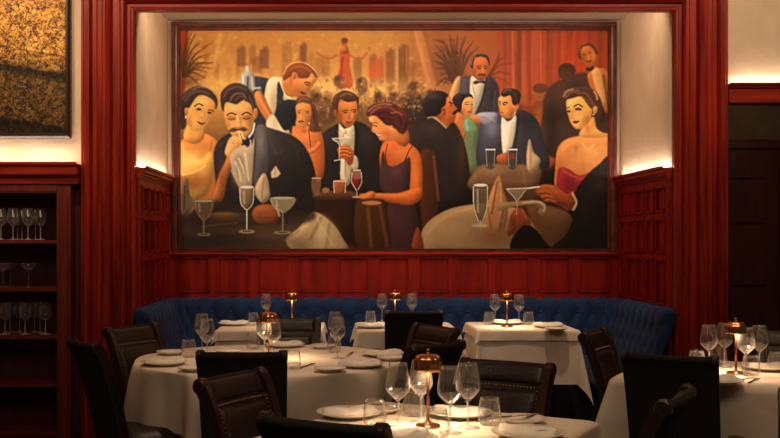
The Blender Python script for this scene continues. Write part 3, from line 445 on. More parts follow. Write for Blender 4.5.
def lathe(bm, prof, n=28, c=(0,0,0), closed=False):
    rings = []
    for r, z in prof:
        if r < 1e-6: rings.append([bm.verts.new((c[0], c[1], c[2]+z))]*n)
        else: rings.append([bm.verts.new((c[0]+r*math.cos(2*PI*k/n), c[1]+r*math.sin(2*PI*k/n), c[2]+z)) for k in range(n)])
    for a, b in zip(rings, rings[1:]):
        for k in range(n):
            q = []
            for v in (a[k], a[(k+1)%n], b[(k+1)%n], b[k]):
                if v not in q: q.append(v)
            if len(q) > 2: bm.faces.new(q)
def sphere(bm, c, r, n=8, sz=1):
    lathe(bm, [(max(0, r*math.sin(PI*i/(n//2))) if 0 < i < n//2 else 0, -r*math.cos(PI*i/(n//2))*sz) for i in range(n//2+1)], n, c)
def tube(bm, pts, r, n=8):
    P = [Vector(p) for p in pts]; rings = []
    for i, p in enumerate(P):
        d = (P[min(i+1, len(P)-1)]-P[max(i-1, 0)]).normalized(); a = d.cross(Vector((0,0,1)) if abs(d.z) < .9 else Vector((1,0,0))).normalized(); b = d.cross(a)
        rr = r[i] if isinstance(r, (list, tuple)) else r
        rings.append([bm.verts.new(p+a*rr*math.cos(2*PI*k/n)+b*rr*math.sin(2*PI*k/n)) for k in range(n)])
    for a, b in zip(rings, rings[1:]):
        for k in range(n): bm.faces.new((a[k], a[(k+1)%n], b[(k+1)%n], b[k]))
    bm.faces.new(rings[0][::-1]); bm.faces.new(rings[-1])
def grid(bm, nu, nv, fn, wrap=False):
    V = [[bm.verts.new(fn(i, j)) for j in range(nv+1)] for i in range(nu if wrap else nu+1)]
    for i in range(nu):
        for j in range(nv): bm.faces.new((V[i][j], V[(i+1) % len(V)][j], V[(i+1) % len(V)][j+1], V[i][j+1]))
    return V
def tag(o, label=None, cat=None, group=None, kind=None):
    for k, v in (('label', label), ('category', cat), ('group', group), ('kind', kind)):
        if v: o[k] = v
    return o
def thing(name, label, cat, loc=(0,0,0), rz=0, group=None):
    o = bpy.data.objects.new(name, None); COL.objects.link(o); o.location = loc; o.rotation_euler = (0,0,rz); o.empty_display_size = .1
    return tag(o, label, cat, group)
def struct(name, bm, m, **k): return tag(obj(name, bm, m, **k), kind='structure')
used = {}
def dup(root, loc, rz, label, group=None, scale=None):               # the first placement moves the thing itself, later ones copy it with its parts
    if root.name not in used: used[root.name] = 1; r = root
    else:
        r = root.copy(); COL.objects.link(r)
        for ch in root.children:
            c = ch.copy(); COL.objects.link(c); c.parent = r
            for g in ch.children: d = g.copy(); COL.objects.link(d); d.parent = c
    r.location = loc; r.rotation_euler = (0,0,rz); r['label'] = label
    if group: r['group'] = group
    return r

# ---------------------------------------------------------------- the shell
XL, XR, YF, YB, ZT, ZC = -1.36, 2.252, 6.73, 8.0, 2.898, 3.116      # alcove: sides, front, back, opening head, ceiling
HC = 3.9
bm = bmesh.new(); box(bm, -4.6, 5.2, 0.6, 9.8, -.06, 0); struct('floor', bm, 'floor')
bm = bmesh.new(); box(bm, -4.6, 5.2, 0.6, YF, HC, HC+.06); box(bm, XL-.1, XR+.1, YF+.1, YB+.1, ZC, ZC+.06); box(bm, XR+.1, 5.2, YF+.1, 9.8, 3.1, 3.16); struct('ceiling', bm, 'ceil')
bm = bmesh.new(); box(bm, XL-.1, XR+.1, YB, YB+.1, 0, ZC); struct('wall_back', bm, 'plaster')
bm = bmesh.new(); box(bm, XL-.1, XL, YF+.1, YB, 0, ZC); box(bm, -4.6, -1.72, YF, YF+.1, 1.86, HC); box(bm, -1.72, XL, YF, YF+.1, 0, HC); struct('wall_left', bm, 'plaster')
bm = bmesh.new(); box(bm, XR, XR+.1, YF+.1, YB, 0, ZC); box(bm, XR, 2.62, YF, YF+.1, 0, HC); box(bm, 2.62, 5.2, YF, YF+.1, 2.40, HC); struct('wall_right', bm, 'plaster')
bm = bmesh.new(); box(bm, XL, XR, YF, YF+.1, ZT+.02, HC); struct('wall_front', bm, 'plaster')
bm = bmesh.new(); box(bm, XR+.1, 5.2, 9.2, 9.3, 0, 3.1); box(bm, 5.1, 5.2, YF+.1, 9.2, 0, 3.1); struct('wall_corridor', bm, 'brownwall')
bm = bmesh.new(); box(bm, -4.7, -4.6, 0.6, YF+.1, 0, HC); struct('wall_far_left', bm, 'plaster')

# portal surround: one moulding profile run up, over and down the opening (offset outward, projection)
prof = [(0,-.012), (0,.035), (.008,.048), (.02,.05), (.026,.034), (.032,.026), (.052,.026), (.058,.044), (.072,.062), (.088,.062), (.096,.046), (.1,.030), (.108,.026), (.150,.026), (.156,.046), (.162,.064), (.19,.082),
        (.205,.080), (.212,.060), (.22,.050), (.246,.050), (.252,.034), (.262,.030), (.285,.030), (.292,.050), (.300,.064), (.332,.064), (.34,.05), (.346,.038), (.358,.038), (.362,.030), (.362,0)]
def sweep(stations, m, name):
    bm = bmesh.new(); rows = [[bm.verts.new(f(o, p)) for o, p in prof] for f in stations]
    for a, b in zip(rows, rows[1:]):
        for k in range(len(prof)-1): bm.faces.new((a[k], a[k+1], b[k+1], b[k]))
    return tag(obj(name, bm, m), kind='structure')
sweep([lambda o, p: (XL-o, YF-p, 0), lambda o, p: (XL-o, YF-p, ZT+o)], 'wood', 'trim_1')
sweep([lambda o, p: (XL-o, YF-p, ZT+o), lambda o, p: (XR+o, YF-p, ZT+o)], 'woodh', 'trim_2')
sweep([lambda o, p: (XR+o, YF-p, ZT+o), lambda o, p: (XR+o, YF-p, 0)], 'wood', 'trim_3')

# wainscot: a recessed board, stiles and rails in front of it, a moulding round each panel. fn maps (along, height, outward) to world
def wainscot(name, fn, L, z0, z1, panels, depth=.022):
    def bx(bm, a0, a1, h0, h1, d0, d1):
        v = [bm.verts.new(fn(a, h, d)) for h in (h0, h1) for d in (d0, d1) for a in (a0, a1)]
        for f in ((0,1,3,2), (4,6,7,5), (0,4,5,1), (2,3,7,6), (0,2,6,4), (1,5,7,3)): bm.faces.new([v[i] for i in f])
    bm = bmesh.new(); bx(bm, 0, L, z0, z1, 0, .008)
    xs = sorted({p[0] for p in panels}); rows = sorted({(p[2], p[3]) for p in panels}); cols = sorted({(p[0], p[1]) for p in panels})
    h = z0
    for r0, r1 in rows: bx(bm, 0, L, h, r0, .008, depth); h = r1
    bx(bm, 0, L, h, z1, .008, depth)
    for r0, r1 in rows:
        a = 0
        for c0, c1 in cols: bx(bm, a, c0, r0, r1, .008, depth); a = c1
        bx(bm, a, L, r0, r1, .008, depth)
    w = .011
    for a0, a1, h0, h1 in panels:
        for q in ((a0-w*.3, a0+w, h0, h1), (a1-w, a1+w*.3, h0, h1), (a0, a1, h0-w*.3, h0+w), (a0, a1, h1-w, h1+w*.3)): bx(bm, q[0], q[1], q[2], q[3], .008, depth+.009)
        i = w*2.2; bx(bm, a0+i, a1-i, h0+i, h1-i, .008, .013)
    return struct(name, bm, 'panel', bevel=0)
n = 11; pitch = (XR-XL-.10)/n
wainscot('trim_4', lambda a, h, d: (XL+a, YB-d, h), XR-XL, 0, 1.262, [(.05+i*pitch+.034, .05+(i+1)*pitch-.034, .95, 1.228) for i in range(n)])
rows = ((.925,1.232), (1.278,1.515), (1.56,1.735)); D = YB-YF-.045
cols = [(.05+i*(D-.08)/5+.026, .05+(i+1)*(D-.08)/5-.026) for i in range(5)]
pan = [(a, b, h0, h1) for a, b in cols for h0, h1 in rows]
wainscot('trim_5', lambda a, h, d: (XL+d, YF+.015+a, h), D, 0, 1.80, pan)
wainscot('trim_6', lambda a, h, d: (XR-d, YF+.015+a, h), D, 0, 1.80, pan)
bm = bmesh.new(); box(bm, XL+.02, XR-.02, YB-.055, YB, 1.250, 1.274); box(bm, XL+.02, XR-.02, YB-.038, YB, 1.236, 1.252); struct('trim_7', bm, 'woodh', bevel=.004)
for i, (sx, x) in enumerate(((1, XL), (-1, XR))):                    # ledge with a stepped cornice on each side wainscot
    bm = bmesh.new()
    for d, z0, z1 in ((.030,1.785,1.803), (.044,1.803,1.820), (.062,1.820,1.848), (.074,1.848,1.858)): box(bm, min(x, x+sx*d), max(x, x+sx*d), YF+.008, YB-.06, z0, z1)
    box(bm, min(x+sx*.066, x+sx*.078), max(x+sx*.066, x+sx*.078), YF+.008, YB-.06, 1.848, 1.866); struct('trim_%d' % (8+i), bm, 'wood')
    t = tag(obj('led_strip', (lambda b: (box(b, min(x+sx*.022, x+sx*.04), max(x+sx*.022, x+sx*.04), YF+.04, YB-.10, 1.858, 1.863), b)[1])(bmesh.new()), 'led'),
            'warm light strip on the panelling ledge of the alcove, %s side' % ('left' if sx > 0 else 'right'), 'light strip', 'hidden ledge lighting')

# wooden lintel and light line over the dark doorway on the right
bm = bmesh.new(); box(bm, 2.615, 5.2, YF-.045, YF+.1, 2.285, 2.385); box(bm, 2.615, 5.2, YF-.06, YF+.1, 2.385, 2.402); box(bm, 2.615, 5.2, YF-.075, YF, 2.402, 2.410); box(bm, 2.615, 5.2, YF-.077, YF-.066, 2.408, 2.416); struct('trim_10', bm, 'woodh', bevel=.003)
bm = bmesh.new(); box(bm, 2.64, 5.1, YF-.036, YF-.018, 2.410, 2.415); tag(obj('led_strip', bm, 'led'), 'warm light strip above the wooden beam over the dark doorway', 'light strip', 'hidden ledge lighting')
# dark corridor door behind
bm = bmesh.new(); box(bm, 2.9, 4.02, 9.14, 9.2, 0, 2.20)
for x0, x1 in ((3.02, 3.42), (3.5, 3.9)):
    for z0, z1 in ((.15,.8), (.95,1.45), (1.52,1.86), (1.93,2.10)): box(bm, x0, x1, 9.12, 9.15, z0, z1)
struct('door_1', bm, 'blackwood', bevel=.008)
bm = bmesh.new(); box(bm, 4.02, 4.12, 9.12, 9.2, 0, 2.25); box(bm, 2.8, 4.12, 9.11, 9.2, 2.2, 2.28); struct('trim_11', bm, 'blackwood', bevel=.006)

# ---------------------------------------------------------------- left: shelved glass cabinet, cornice, light, gold picture
cab = thing('display_cabinet', 'tall open mahogany cabinet with shelves of wine glasses beside the portal', 'cabinet', (-2.9, 6.75, 0))
def cbox(name, m, bxs, bevel=.003):
    bm = bmesh.new()
    for b in bxs: box(bm, b[0]+2.9, b[1]+2.9, b[2]-6.75, b[3]-6.75, b[4], b[5])
    return obj(name, bm, m, cab, bevel=bevel)
cbox('cornice', 'woodh', [(-4.1,-1.722,6.60,6.83,1.80,1.862), (-4.1,-1.722,6.585,6.83,1.862,1.870), (-4.1,-1.722,6.583,6.592,1.868,1.882), (-4.1,-1.722,6.625,6.83,1.74,1.795)], .004)
cbox('side_post', 'cabwood', [(-1.868,-1.775,6.64,7.02,0,1.74), (-1.85,-1.795,6.628,6.64,.25,1.66)], .004); cbox('side_post', 'cabwood', [(-4.1,-4.0,6.64,7.02,0,1.74)])
cbox('head_rail', 'cabwood', [(-4.0,-1.868,6.64,6.70,1.68,1.74), (-4.0,-1.868,6.635,6.64,1.69,1.73)])
cbox('back_panel', 'blackwood', [(-4.1,-1.72,7.0,7.02,0,1.74), (-1.775,-1.722,6.75,6.77,0,1.74)], 0)
SH = [1.366-.318*i for i in range(4)]
for z in SH: cbox('shelf', 'cabwood', [(-4.0,-1.868,6.645,7.0,z-.022,z)])
cbox('bottom_board', 'cabwood', [(-4.0,-1.868,6.645,7.0,.06,.095)])
bm = bmesh.new(); box(bm, -3.9, -1.76, 6.63, 6.65, 1.870, 1.876); tag(obj('led_strip', bm, 'led'), 'warm light strip along the top of the glass cabinet cornice', 'light strip', 'hidden ledge lighting')
# gold picture
art = thing('framed_picture', 'dark framed picture of mottled gold and black with a diagonal band, above the cabinet', 'picture', (-2.6, YF-.01, 2.6))
x0, x1, z0, z1 = -3.7, -1.79, 2.048, 3.5
def frame4(bm, x0, x1, z0, z1, prof2, y, kb=1.0):
    """rectangular frame swept from (inset, projection) pairs"""
    rings = []
    for i, p in prof2: rings.append([bm.verts.new(v) for v in ((x0+i, y-p, z0+i*kb), (x1-i, y-p, z0+i*kb), (x1-i, y-p, z1-i), (x0+i, y-p, z1-i))])
    for a, b in zip(rings, rings[1:]):
        for k in range(4): bm.faces.new((a[k], a[(k+1)%4], b[(k+1)%4], b[k]))
bm = bmesh.new(); frame4(bm, x0+2.6, x1+2.6, z0-2.6, z1-2.6, [(0,0), (0,.035), (.012,.045), (.02,.032), (.028,.032), (.036,.020), (.036,0)], 0); obj('frame', bm, 'frameb', art)
def gold_mat():
    m = mat('mottled_gold_picture', (.4,.2,.03), .5, .0, .2); nt = m.node_tree; N, K = nt.nodes, nt.links; b = N['Principled BSDF']
    tc = N.new('ShaderNodeTexCoord'); v = N.new('ShaderNodeTexVoronoi'); v.inputs['Scale'].default_value = 11; n0 = N.new('ShaderNodeTexNoise'); n0.inputs['Scale'].default_value = 16; n0.inputs['Detail'].default_value = 7; n0.inputs['Roughness'].default_value = .68
    ad = N.new('ShaderNodeMixRGB'); ad.inputs[0].default_value = .16; K.new(tc.outputs['Object'], n0.inputs['Vector']); K.new(tc.outputs['Object'], ad.inputs[1]); K.new(n0.outputs['Color'], ad.inputs[2]); K.new(ad.outputs[0], v.inputs['Vector'])
    n1 = N.new('ShaderNodeTexNoise'); n1.inputs['Scale'].default_value = 38; n1.inputs['Detail'].default_value = 8; n1.inputs['Roughness'].default_value = .72; K.new(ad.outputs[0], n1.inputs['Vector'])
    cr = N.new('ShaderNodeValToRGB'); e = cr.color_ramp.elements; e[0].position = .42; e[0].color = (.020,.006,.002,1); e[1].position = .62; e[1].color = (1.0,.56,.10,1)
    q = e.new(.475); q.color = (.16,.055,.008,1); q = e.new(.53); q.color = (.58,.26,.035,1); K.new(n1.outputs[0], cr.inputs[0])
    # height: the lower part of the picture is painted darker; a dark band runs down to the right
    sp = N.new('ShaderNodeSeparateXYZ'); K.new(tc.outputs['Object'], sp.inputs[0])
    sl = N.new('ShaderNodeMath'); sl.operation = 'MULTIPLY_ADD'; sl.inputs[1].default_value = .17; K.new(sp.outputs[0], sl.inputs[0]); K.new(sp.outputs[2], sl.inputs[2])
    r2 = N.new('ShaderNodeValToRGB'); r2.color_ramp.interpolation = 'LINEAR'; mr = N.new('ShaderNodeMapRange'); mr.inputs['From Min'].default_value = -.45; mr.inputs['From Max'].default_value = .55; K.new(sl.outputs[0], mr.inputs[0]); K.new(mr.outputs[0], r2.inputs[0])
    e = r2.color_ramp.elements; e[0].position = 0; e[0].color = (.06,.05,.05,1); e[1].position = 1; e[1].color = (1,1,1,1)
    for p, c in ((.095,.04), (.11,.20), (.38,.22), (.425,.05), (.455,.04), (.47,.45), (.56,.7), (.575,.3), (.585,.9)): q = e.new(p); q.color = (c,c,c,1)
    mx = N.new('ShaderNodeMixRGB'); mx.blend_type = 'MULTIPLY'; mx.inputs[0].default_value = 1; K.new(cr.outputs[0], mx.inputs[1]); K.new(r2.outputs[0], mx.inputs[2]); K.new(mx.outputs[0], b.inputs['Base Color'])
    return m
bm = bmesh.new(); box(bm, x0+2.6+.03, x1+2.6-.03, -.015, 0, z0-2.6+.03, z1-2.6-.03); obj('picture_panel', bm, gold_mat(), art)

# ---------------------------------------------------------------- the mural
mural = thing('mural_painting', 'huge framed painting of an evening party in dinner dress above the blue banquette', 'painting', (.445, YB-.005, 1.3))
YP = 7.955
fx0, fz1 = A(171.6, 21.6, YP)[0], A(171.6, 21.6, YP)[2]; fx1, fz0 = A(616.8, 251.2, YP)[0], 1.2745
bm = bmesh.new(); frame4(bm, fx0-.445, fx1-.445, fz0-1.3, fz1-1.3, [(0,0), (0,.045), (.006,.055), (.022,.055), (.030,.045), (.045,.040), (.052,.046), (.058,.046), (.068,.030), (.0705,.030), (.0705,0)], 0, .3)
obj('frame', bm, 'frame', mural)
img, cv = paint_mural()
def mural_canvas():
    w, h = cv.w, cv.h; cx0, cx1 = fx0+.07, fx1-.07; cz0, cz1 = fz0+.07*.3, fz1-.07   # the lowest strip sits just behind the frame's sight edge
    gx = np.linspace(cx0, cx1, w)-.445; gz = np.linspace(cz1, cz0, h)-1.3
    V = np.zeros((h, w, 3), np.float32); V[..., 0] = gx[None, :]; V[..., 1] = -.026; V[..., 2] = gz[:, None]
    i = np.arange(h*w).reshape(h, w); F = np.stack([i[:-1,:-1], i[1:,:-1], i[1:,1:], i[:-1,1:]], -1).reshape(-1, 4)
    me = bpy.data.meshes.new('canvas'); me.vertices.add(h*w); me.vertices.foreach_set('co', V.ravel())
    me.loops.add(F.size); me.loops.foreach_set('vertex_index', F.ravel().astype(np.int32)); me.polygons.add(len(F)); me.polygons.foreach_set('loop_start', np.arange(0, F.size, 4, dtype=np.int32)); me.polygons.foreach_set('loop_total', np.full(len(F), 4, np.int32))
    me.update(calc_edges=True); me.validate()
    at = me.color_attributes.new('Paint', 'FLOAT_COLOR', 'POINT')
    lin = np.where(img <= .04045, img/12.92, ((img+.055)/1.055)**2.4)
    rgba = np.ones((h, w, 4), np.float32); rgba[..., :3] = np.clip(lin**1.13*np.array((1.02, 1.22, 1.45))*1.26, 0, .95); at.data.foreach_set('color', rgba.ravel())
    m = mat('oil_paint', (.5,.5,.5), .5, 0, .15); nt = m.node_tree; a = nt.nodes.new('ShaderNodeVertexColor'); a.layer_name = 'Paint'; nt.links.new(a.outputs[0], nt.nodes['Principled BSDF'].inputs['Base Color'])
    n = nt.nodes.new('ShaderNodeTexNoise'); n.inputs['Scale'].default_value = 45; bp = nt.nodes.new('ShaderNodeBump'); bp.inputs['Strength'].default_value = .12; bp.inputs['Distance'].default_value = .004
    nt.links.new(n.outputs[0], bp.inputs['Height']); nt.links.new(bp.outputs[0], nt.nodes['Principled BSDF'].inputs['Normal'])
    o = link('canvas', me, m, mural)
    bm = bmesh.new(); box(bm, cx0-.445, cx1-.445, -.024, -.004, cz0-1.3, cz1-1.3); obj('backing_board', bm, 'frameb', mural)
mural_canvas()

# ---------------------------------------------------------------- blue tufted banquette round three sides of the alcove
bq = thing('banquette', 'long blue velvet banquette with deep buttoned back lining the alcove', 'banquette', (.445, 7.6, 0))
TH, R0 = .105, .30
def bq_path():
    pts = []; a, b = XL+.004, XR-.004; y0, y1 = YF-.10, YB-.03
    for k in range(14): pts.append((a, y0+(y1-R0-y0)*k/14))
    for k in range(14): t = PI-PI/2*k/14; pts.append((a+R0+R0*math.cos(t), y1-R0+R0*math.sin(t)))
    for k in range(60): pts.append((a+R0+(b-a-2*R0)*k/60, y1))
    for k in range(14): t = PI/2-PI/2*k/14; pts.append((b-R0+R0*math.cos(t), y1-R0+R0*math.sin(t)))
    for k in range(15): pts.append((b, y1-R0-(y1-R0-y0)*k/14))
    return [Vector((x, y)) for x, y in pts]
path = bq_path(); cum = [0]
for a, b in zip(path, path[1:]): cum.append(cum[-1]+(b-a).length)
Ltot = cum[-1]
def pat(s):
    s = min(max(s, 0), Ltot-1e-6); i = max(j for j in range(len(cum)) if cum[j] <= s+1e-9); i = min(i, len(path)-2)
    f = (s-cum[i])/(cum[i+1]-cum[i]); p = path[i].lerp(path[i+1], f)
    def tn(j): j = min(max(j, 1), len(path)-2); return (path[j+1]-path[j-1]).normalized()
    t = tn(i).lerp(tn(i+1), f).normalized(); return p, Vector((t.y, -t.x))     # inward normal (toward the room)
pp, hh, zr = Ltot/round(Ltot/.145), .105, .80
prof2 = []                                                          # (inward offset, z, normal)
for k in range(19): prof2.append((TH+.05*(1-k/18), .44+.40*k/18, (1, .12)))
for k in range(1, 9): t = PI*k/8; prof2.append((TH/2+TH/2*math.cos(t), .845+.045*math.sin(t), (math.cos(t), math.sin(t))))
def bqv(i, j):
    s = Ltot*i/NS; p, nn = pat(s); o, z, nr = prof2[j]; u = s/pp; v = (zr-z)/hh
    def ds(x): return abs(x-round(x))
    d = ds(u) if v < 0 else min(ds(u-v/2), ds(u+v/2)); e = .026*(min(1, d*2.4)**.55)
    e -= .010*math.exp(-((ds(u)*pp)**2+(z-zr)**2)/.0004)
    n3 = Vector((nr[0], nr[1])).normalized(); o2 = o+n3.x*e-.012; z2 = z+n3.y*e
    if j == len(prof2)-1: o2 = 0; z2 = .84
    q = p+nn*max(o2, .0); return (q.x-.445, q.y-7.6, z2)
NS = 620
bm = bmesh.new(); V = grid(bm, NS, len(prof2)-1, bqv)
for row in (V[0], V[-1]): bm.faces.new(row)
obj('backrest', bm, 'velvet', bq, smooth=True)
bm = bmesh.new(); sphere(bm, (0,0,0), .011, 8); bt = None
for k in range(1, int(round(Ltot/pp))):
    for (u, r) in ((k, 0), (k+.5, 1)):
        s = u*pp; z = zr-r*hh
        if s < Ltot-.03:
            p, nn = pat(s); q = p+nn*(TH+.05*(1-(z-.44)/.40)-.012)
            if bt is None: bt = obj('tufting_button', bm, 'button', bq, smooth=True); o = bt
            else: o = bt.copy(); COL.objects.link(o); o.parent = bq
            o.location = (q.x-.445, q.y-7.6, z)
bm = bmesh.new(); ins = [(0, .13, .34), (0, .13, .44), (0,.15,.465), (0,.30,.47), (0,.42,.465), (0,.455,.44), (0,.46,.36), (0,.455,.34)]
def seatv(i, j):
    p, nn = pat(Ltot*i/160); q = p+nn*ins[j][1]; q.x = min(max(q.x, XL+.1), XR-.1); return (q.x-.445, q.y-7.6, ins[j][2])
grid(bm, 160, len(ins)-1, seatv); obj('seat_cushion', bm, 'velvet', bq, smooth=True)
bm = bmesh.new(); grid(bm, 160, 1, lambda i, j: (lambda p, nn: ((p+nn*.42).x-.445, (p+nn*.42).y-7.6, .0 if j else .345))(*pat(Ltot*i/160))); obj('plinth', bm, 'cover', bq)

# ---------------------------------------------------------------- chairs
BP = [(-.185,.40), (-.200,.48), (-.222,.58), (-.248,.68), (-.278,.78), (-.306,.85), (-.330,.892)]
def bpath(t):
    f = t*(len(BP)-1); i = min(int(f), len(BP)-2); f -= i; P = [BP[max(i-1, 0)], BP[i], BP[i+1], BP[min(i+2, len(BP)-1)]]
    q = [.5*((2*P[1][k])+(P[2][k]-P[0][k])*f+(2*P[0][k]-5*P[1][k]+4*P[2][k]-P[3][k])*f*f+(3*P[1][k]-P[0][k]-3*P[2][k]+P[3][k])*f**3) for k in (0, 1)]; return q
def bfr(t):
    a = bpath(max(t-.01, 0)); b = bpath(min(t+.01, 1)); p = bpath(t); d = Vector((b[0]-a[0], b[1]-a[1])).normalized(); return p, (d.y, -d.x)   # forward normal (+y)
def bpt(x, t, o):
    p, n = bfr(t); w = 1-.07*(1-t); c = .022*(1-(x/.2)**2)
    return (x*w, p[0]+n[0]*o-c, p[1]+n[1]*o)
def slab(bm, x0, x1, t0, t1, o0, o1, nx=10, nt=10, puff=0):
    def edge(i, n): return min(1, math.sin(PI*i/n)*1.6)**.5
    f = grid(bm, nx, nt, lambda i, j: bpt(x0+(x1-x0)*i/nx, t0+(t1-t0)*j/nt, o1+puff*edge(i, nx)*edge(j, nt)))
    b = grid(bm, nx, nt, lambda i, j: bpt(x0+(x1-x0)*i/nx, t0+(t1-t0)*j/nt, o0))
    def join(a, c):
        for k in range(len(a)-1): bm.faces.new((a[k], a[k+1], c[k+1], c[k]))
    join(f[0], b[0]); join(b[-1], f[-1]); join([r[0] for r in b], [r[0] for r in f]); join([r[-1] for r in f], [r[-1] for r in b])
def make_chair():
    t = thing('dining_chair', '', 'chair', group='brown leather scroll back dining chairs')
    HW = .190
    bm = bmesh.new(); slab(bm, -HW+.028, HW-.028, .10, .99, -.010, .010, 10, 12); obj('backrest', bm, 'leather', t, smooth=False)
    bm = bmesh.new(); slab(bm, -HW+.05, HW-.05, .16, .70, .010, .014, 12, 14, .012); obj('back_pad', bm, 'leather', t, smooth=True)
    bm = bmesh.new(); slab(bm, -HW+.030, HW-.030, .76, .965, .010, .012, 12, 6, .008); obj('top_panel', bm, 'leather', t, smooth=True)
    bm = bmesh.new(); slab(bm, -HW-.004, HW+.004, .06, .985, -.026, -.012, 10, 12); obj('back_cover', bm, 'cover', t)
    bm = bmesh.new()                                                  # roll along the head of the back
    p, n = bfr(1.0)
    tube(bm, [(x, p[0]-.022*(1-(x/.2)**2)-.010, p[1]-.006) for x in [-HW+.02+(2*HW-.04)*k/10 for k in range(11)]], .016, 12); obj('top_roll', bm, 'cover', t, smooth=True)
    for sgn in (-1, 1):                                               # scrolled side posts
        bm = bmesh.new(); slab(bm, sgn*(HW-.016)-.016, sgn*(HW-.016)+.016, 0, .97, -.014, .020, 2, 16)
        x = sgn*(HW-.016); c = (p[0]-.004, p[1]-.010)
        rings = []
        for xx in (x-.019, x-.014, x+.014, x+.019):
            rr = .027 if abs(xx-x) < .016 else .021
            rings.append([bm.verts.new((xx, c[0]+rr*math.cos(a), c[1]+rr*math.sin(a))) for a in [2*PI*k/18 for k in range(18)]])
        for a, b in zip(rings, rings[1:]):
            for k in range(18): bm.faces.new((a[k], a[(k+1)%18], b[(k+1)%18], b[k]))
        bm.faces.new(rings[0]); bm.faces.new(rings[-1][::-1]); obj('back_post', bm, 'post', t)
    bm = bmesh.new(); k = HW-.044
    def nails(a, b, n):
        for i in range(n+1): x = a[0]+(b[0]-a[0])*i/n; q = a[1]+(b[1]-a[1])*i/n; sphere(bm, bpt(x, q, .0135), .0036, 6)
    nails((-k, .73), (k, .73), 20); nails((-k, .14), (-k, .73), 22); nails((k, .14), (k, .73), 22); nails((-k, .14), (k, .14), 30)
    obj('nailhead_trim', bm, 'nail', t, smooth=True)
    bm = bmesh.new()
    def sv(i, j):
        x = -1+2*i/12; y = -1+2*j/12; q = 4; r = (abs(x)**q+abs(y)**q)**(1/q); m = max(abs(x), abs(y)); kx = x*m/max(r, 1e-6) if m else 0; ky = y*m/max(r, 1e-6) if m else 0
        return (kx*(.205+.018*ky), ky*.215+.01, .485-.045*m**6-.004*m*m)
    V = grid(bm, 12, 12, sv); b = [V[i][0] for i in range(13)]+[V[12][j] for j in range(1, 13)]+[V[i][12] for i in range(11, -1, -1)]+[V[0][j] for j in range(11, 0, -1)]
    lo = [bm.verts.new((v.co.x, v.co.y, .405)) for v in b]
    for i in range(len(b)): bm.faces.new((b[i], b[(i+1) % len(b)], lo[(i+1) % len(b)], lo[i]))
    bm.faces.new(lo); obj('seat', bm, 'leather', t, smooth=True)
    bm = bmesh.new(); box(bm, -.185, .185, -.185, .205, .345, .405); obj('seat_frame', bm, 'post', t, bevel=.006)
    for sx in (-1, 1):
        for sy, leg in ((1, [(sx*.168,.185,.36), (sx*.168,.190,0)]), (-1, [(sx*.165,-.165,.40), (sx*.167,-.185,.2), (sx*.170,-.23,0)])):
            bm = bmesh.new(); tube(bm, leg, [.024, .015] if sy > 0 else [.023, .019, .015], 8); obj('leg', bm, 'post', t)
    return t
chair = make_chair()
def place_chair(lpx, lpy, rpx, rpy, face, label, ang=None, zt=.905, mid=None):
    """left and right ends of the chair's head in the photo; face = direction the chair looks ('in' away from us, 'out' towards us)"""
    a = Vector(T(lpx, lpy, zt)); b = Vector(T(rpx, rpy, zt)); m = (a+b)/2 if mid is None else Vector(mid); d = (b-a).normalized()
    if ang is not None: d = Vector((math.cos(math.radians(ang)), math.sin(math.radians(ang))))
    f = Vector((-d.y, d.x)) if face == 'in' else Vector((d.y, -d.x))
    o = m+f*.345; rz = math.atan2(f.y, f.x)-PI/2; return dup(chair, (o.x, o.y, 0), rz, label)
place_chair(71, 337, 92, 343, 'in', 'dark leather chair seen side on at far left, facing the round table', -57)
place_chair(104, 327, 155, 324, 'out', 'brown leather chair against the left pilaster, its padded back facing the room', 57)
place_chair(195, 351, 288, 351, 'in', 'plain black-backed chair at the front of the round table, seen from behind')
place_chair(197, 380, 259, 367, 'out', 'angled brown leather chair with nailheads at lower left, before the black-backed one', 60)
place_chair(259, 414, 384, 424, 'in', 'cropped dark chair back along the bottom edge, left of the nearest copper lamp', -28)
place_chair(258, 317.5, 320, 317.5, 'out', 'brown leather chair on the far side of the round table, behind its lamp')
place_chair(384, 310.5, 444, 310.5, 'in', 'plain black-backed chair in front of the middle banquette table')
place_chair(420, 323, 456, 328, 'out', 'small brown leather chair turned to the right side of the round table', -60)
place_chair(414, 346, 462, 340, 'in', 'black-backed chair turned left, directly behind the nearest copper lamp', 46)
place_chair(463, 357.5, 555, 363.5, 'out', 'wide brown leather chair with nailhead trim on the far side of the nearest table', -32)
place_chair(576, 332, 606, 328.5, 'out', 'angled brown leather chair between the right banquette table and the right table', 60)
place_chair(624, 351.5, 715, 356.5, 'in', 'large black-backed chair at the front of the right table, seen from behind')
place_chair(668, 399, 690, 387, 'in', 'edge-on chair with lit scrolled posts at lower right, before the black back', 60)
place_chair(767, 329, 830, 333, 'out', 'dark chair behind the right table, cut off by the photo edge', -28)

place_chair(741, 437, 850, 470, 'out', 'chair showing only a dark post tip at the bottom edge below the right table')
place_chair(786, 388, 910, 396, 'out', 'chair showing only a dark post tip at the right photo edge')
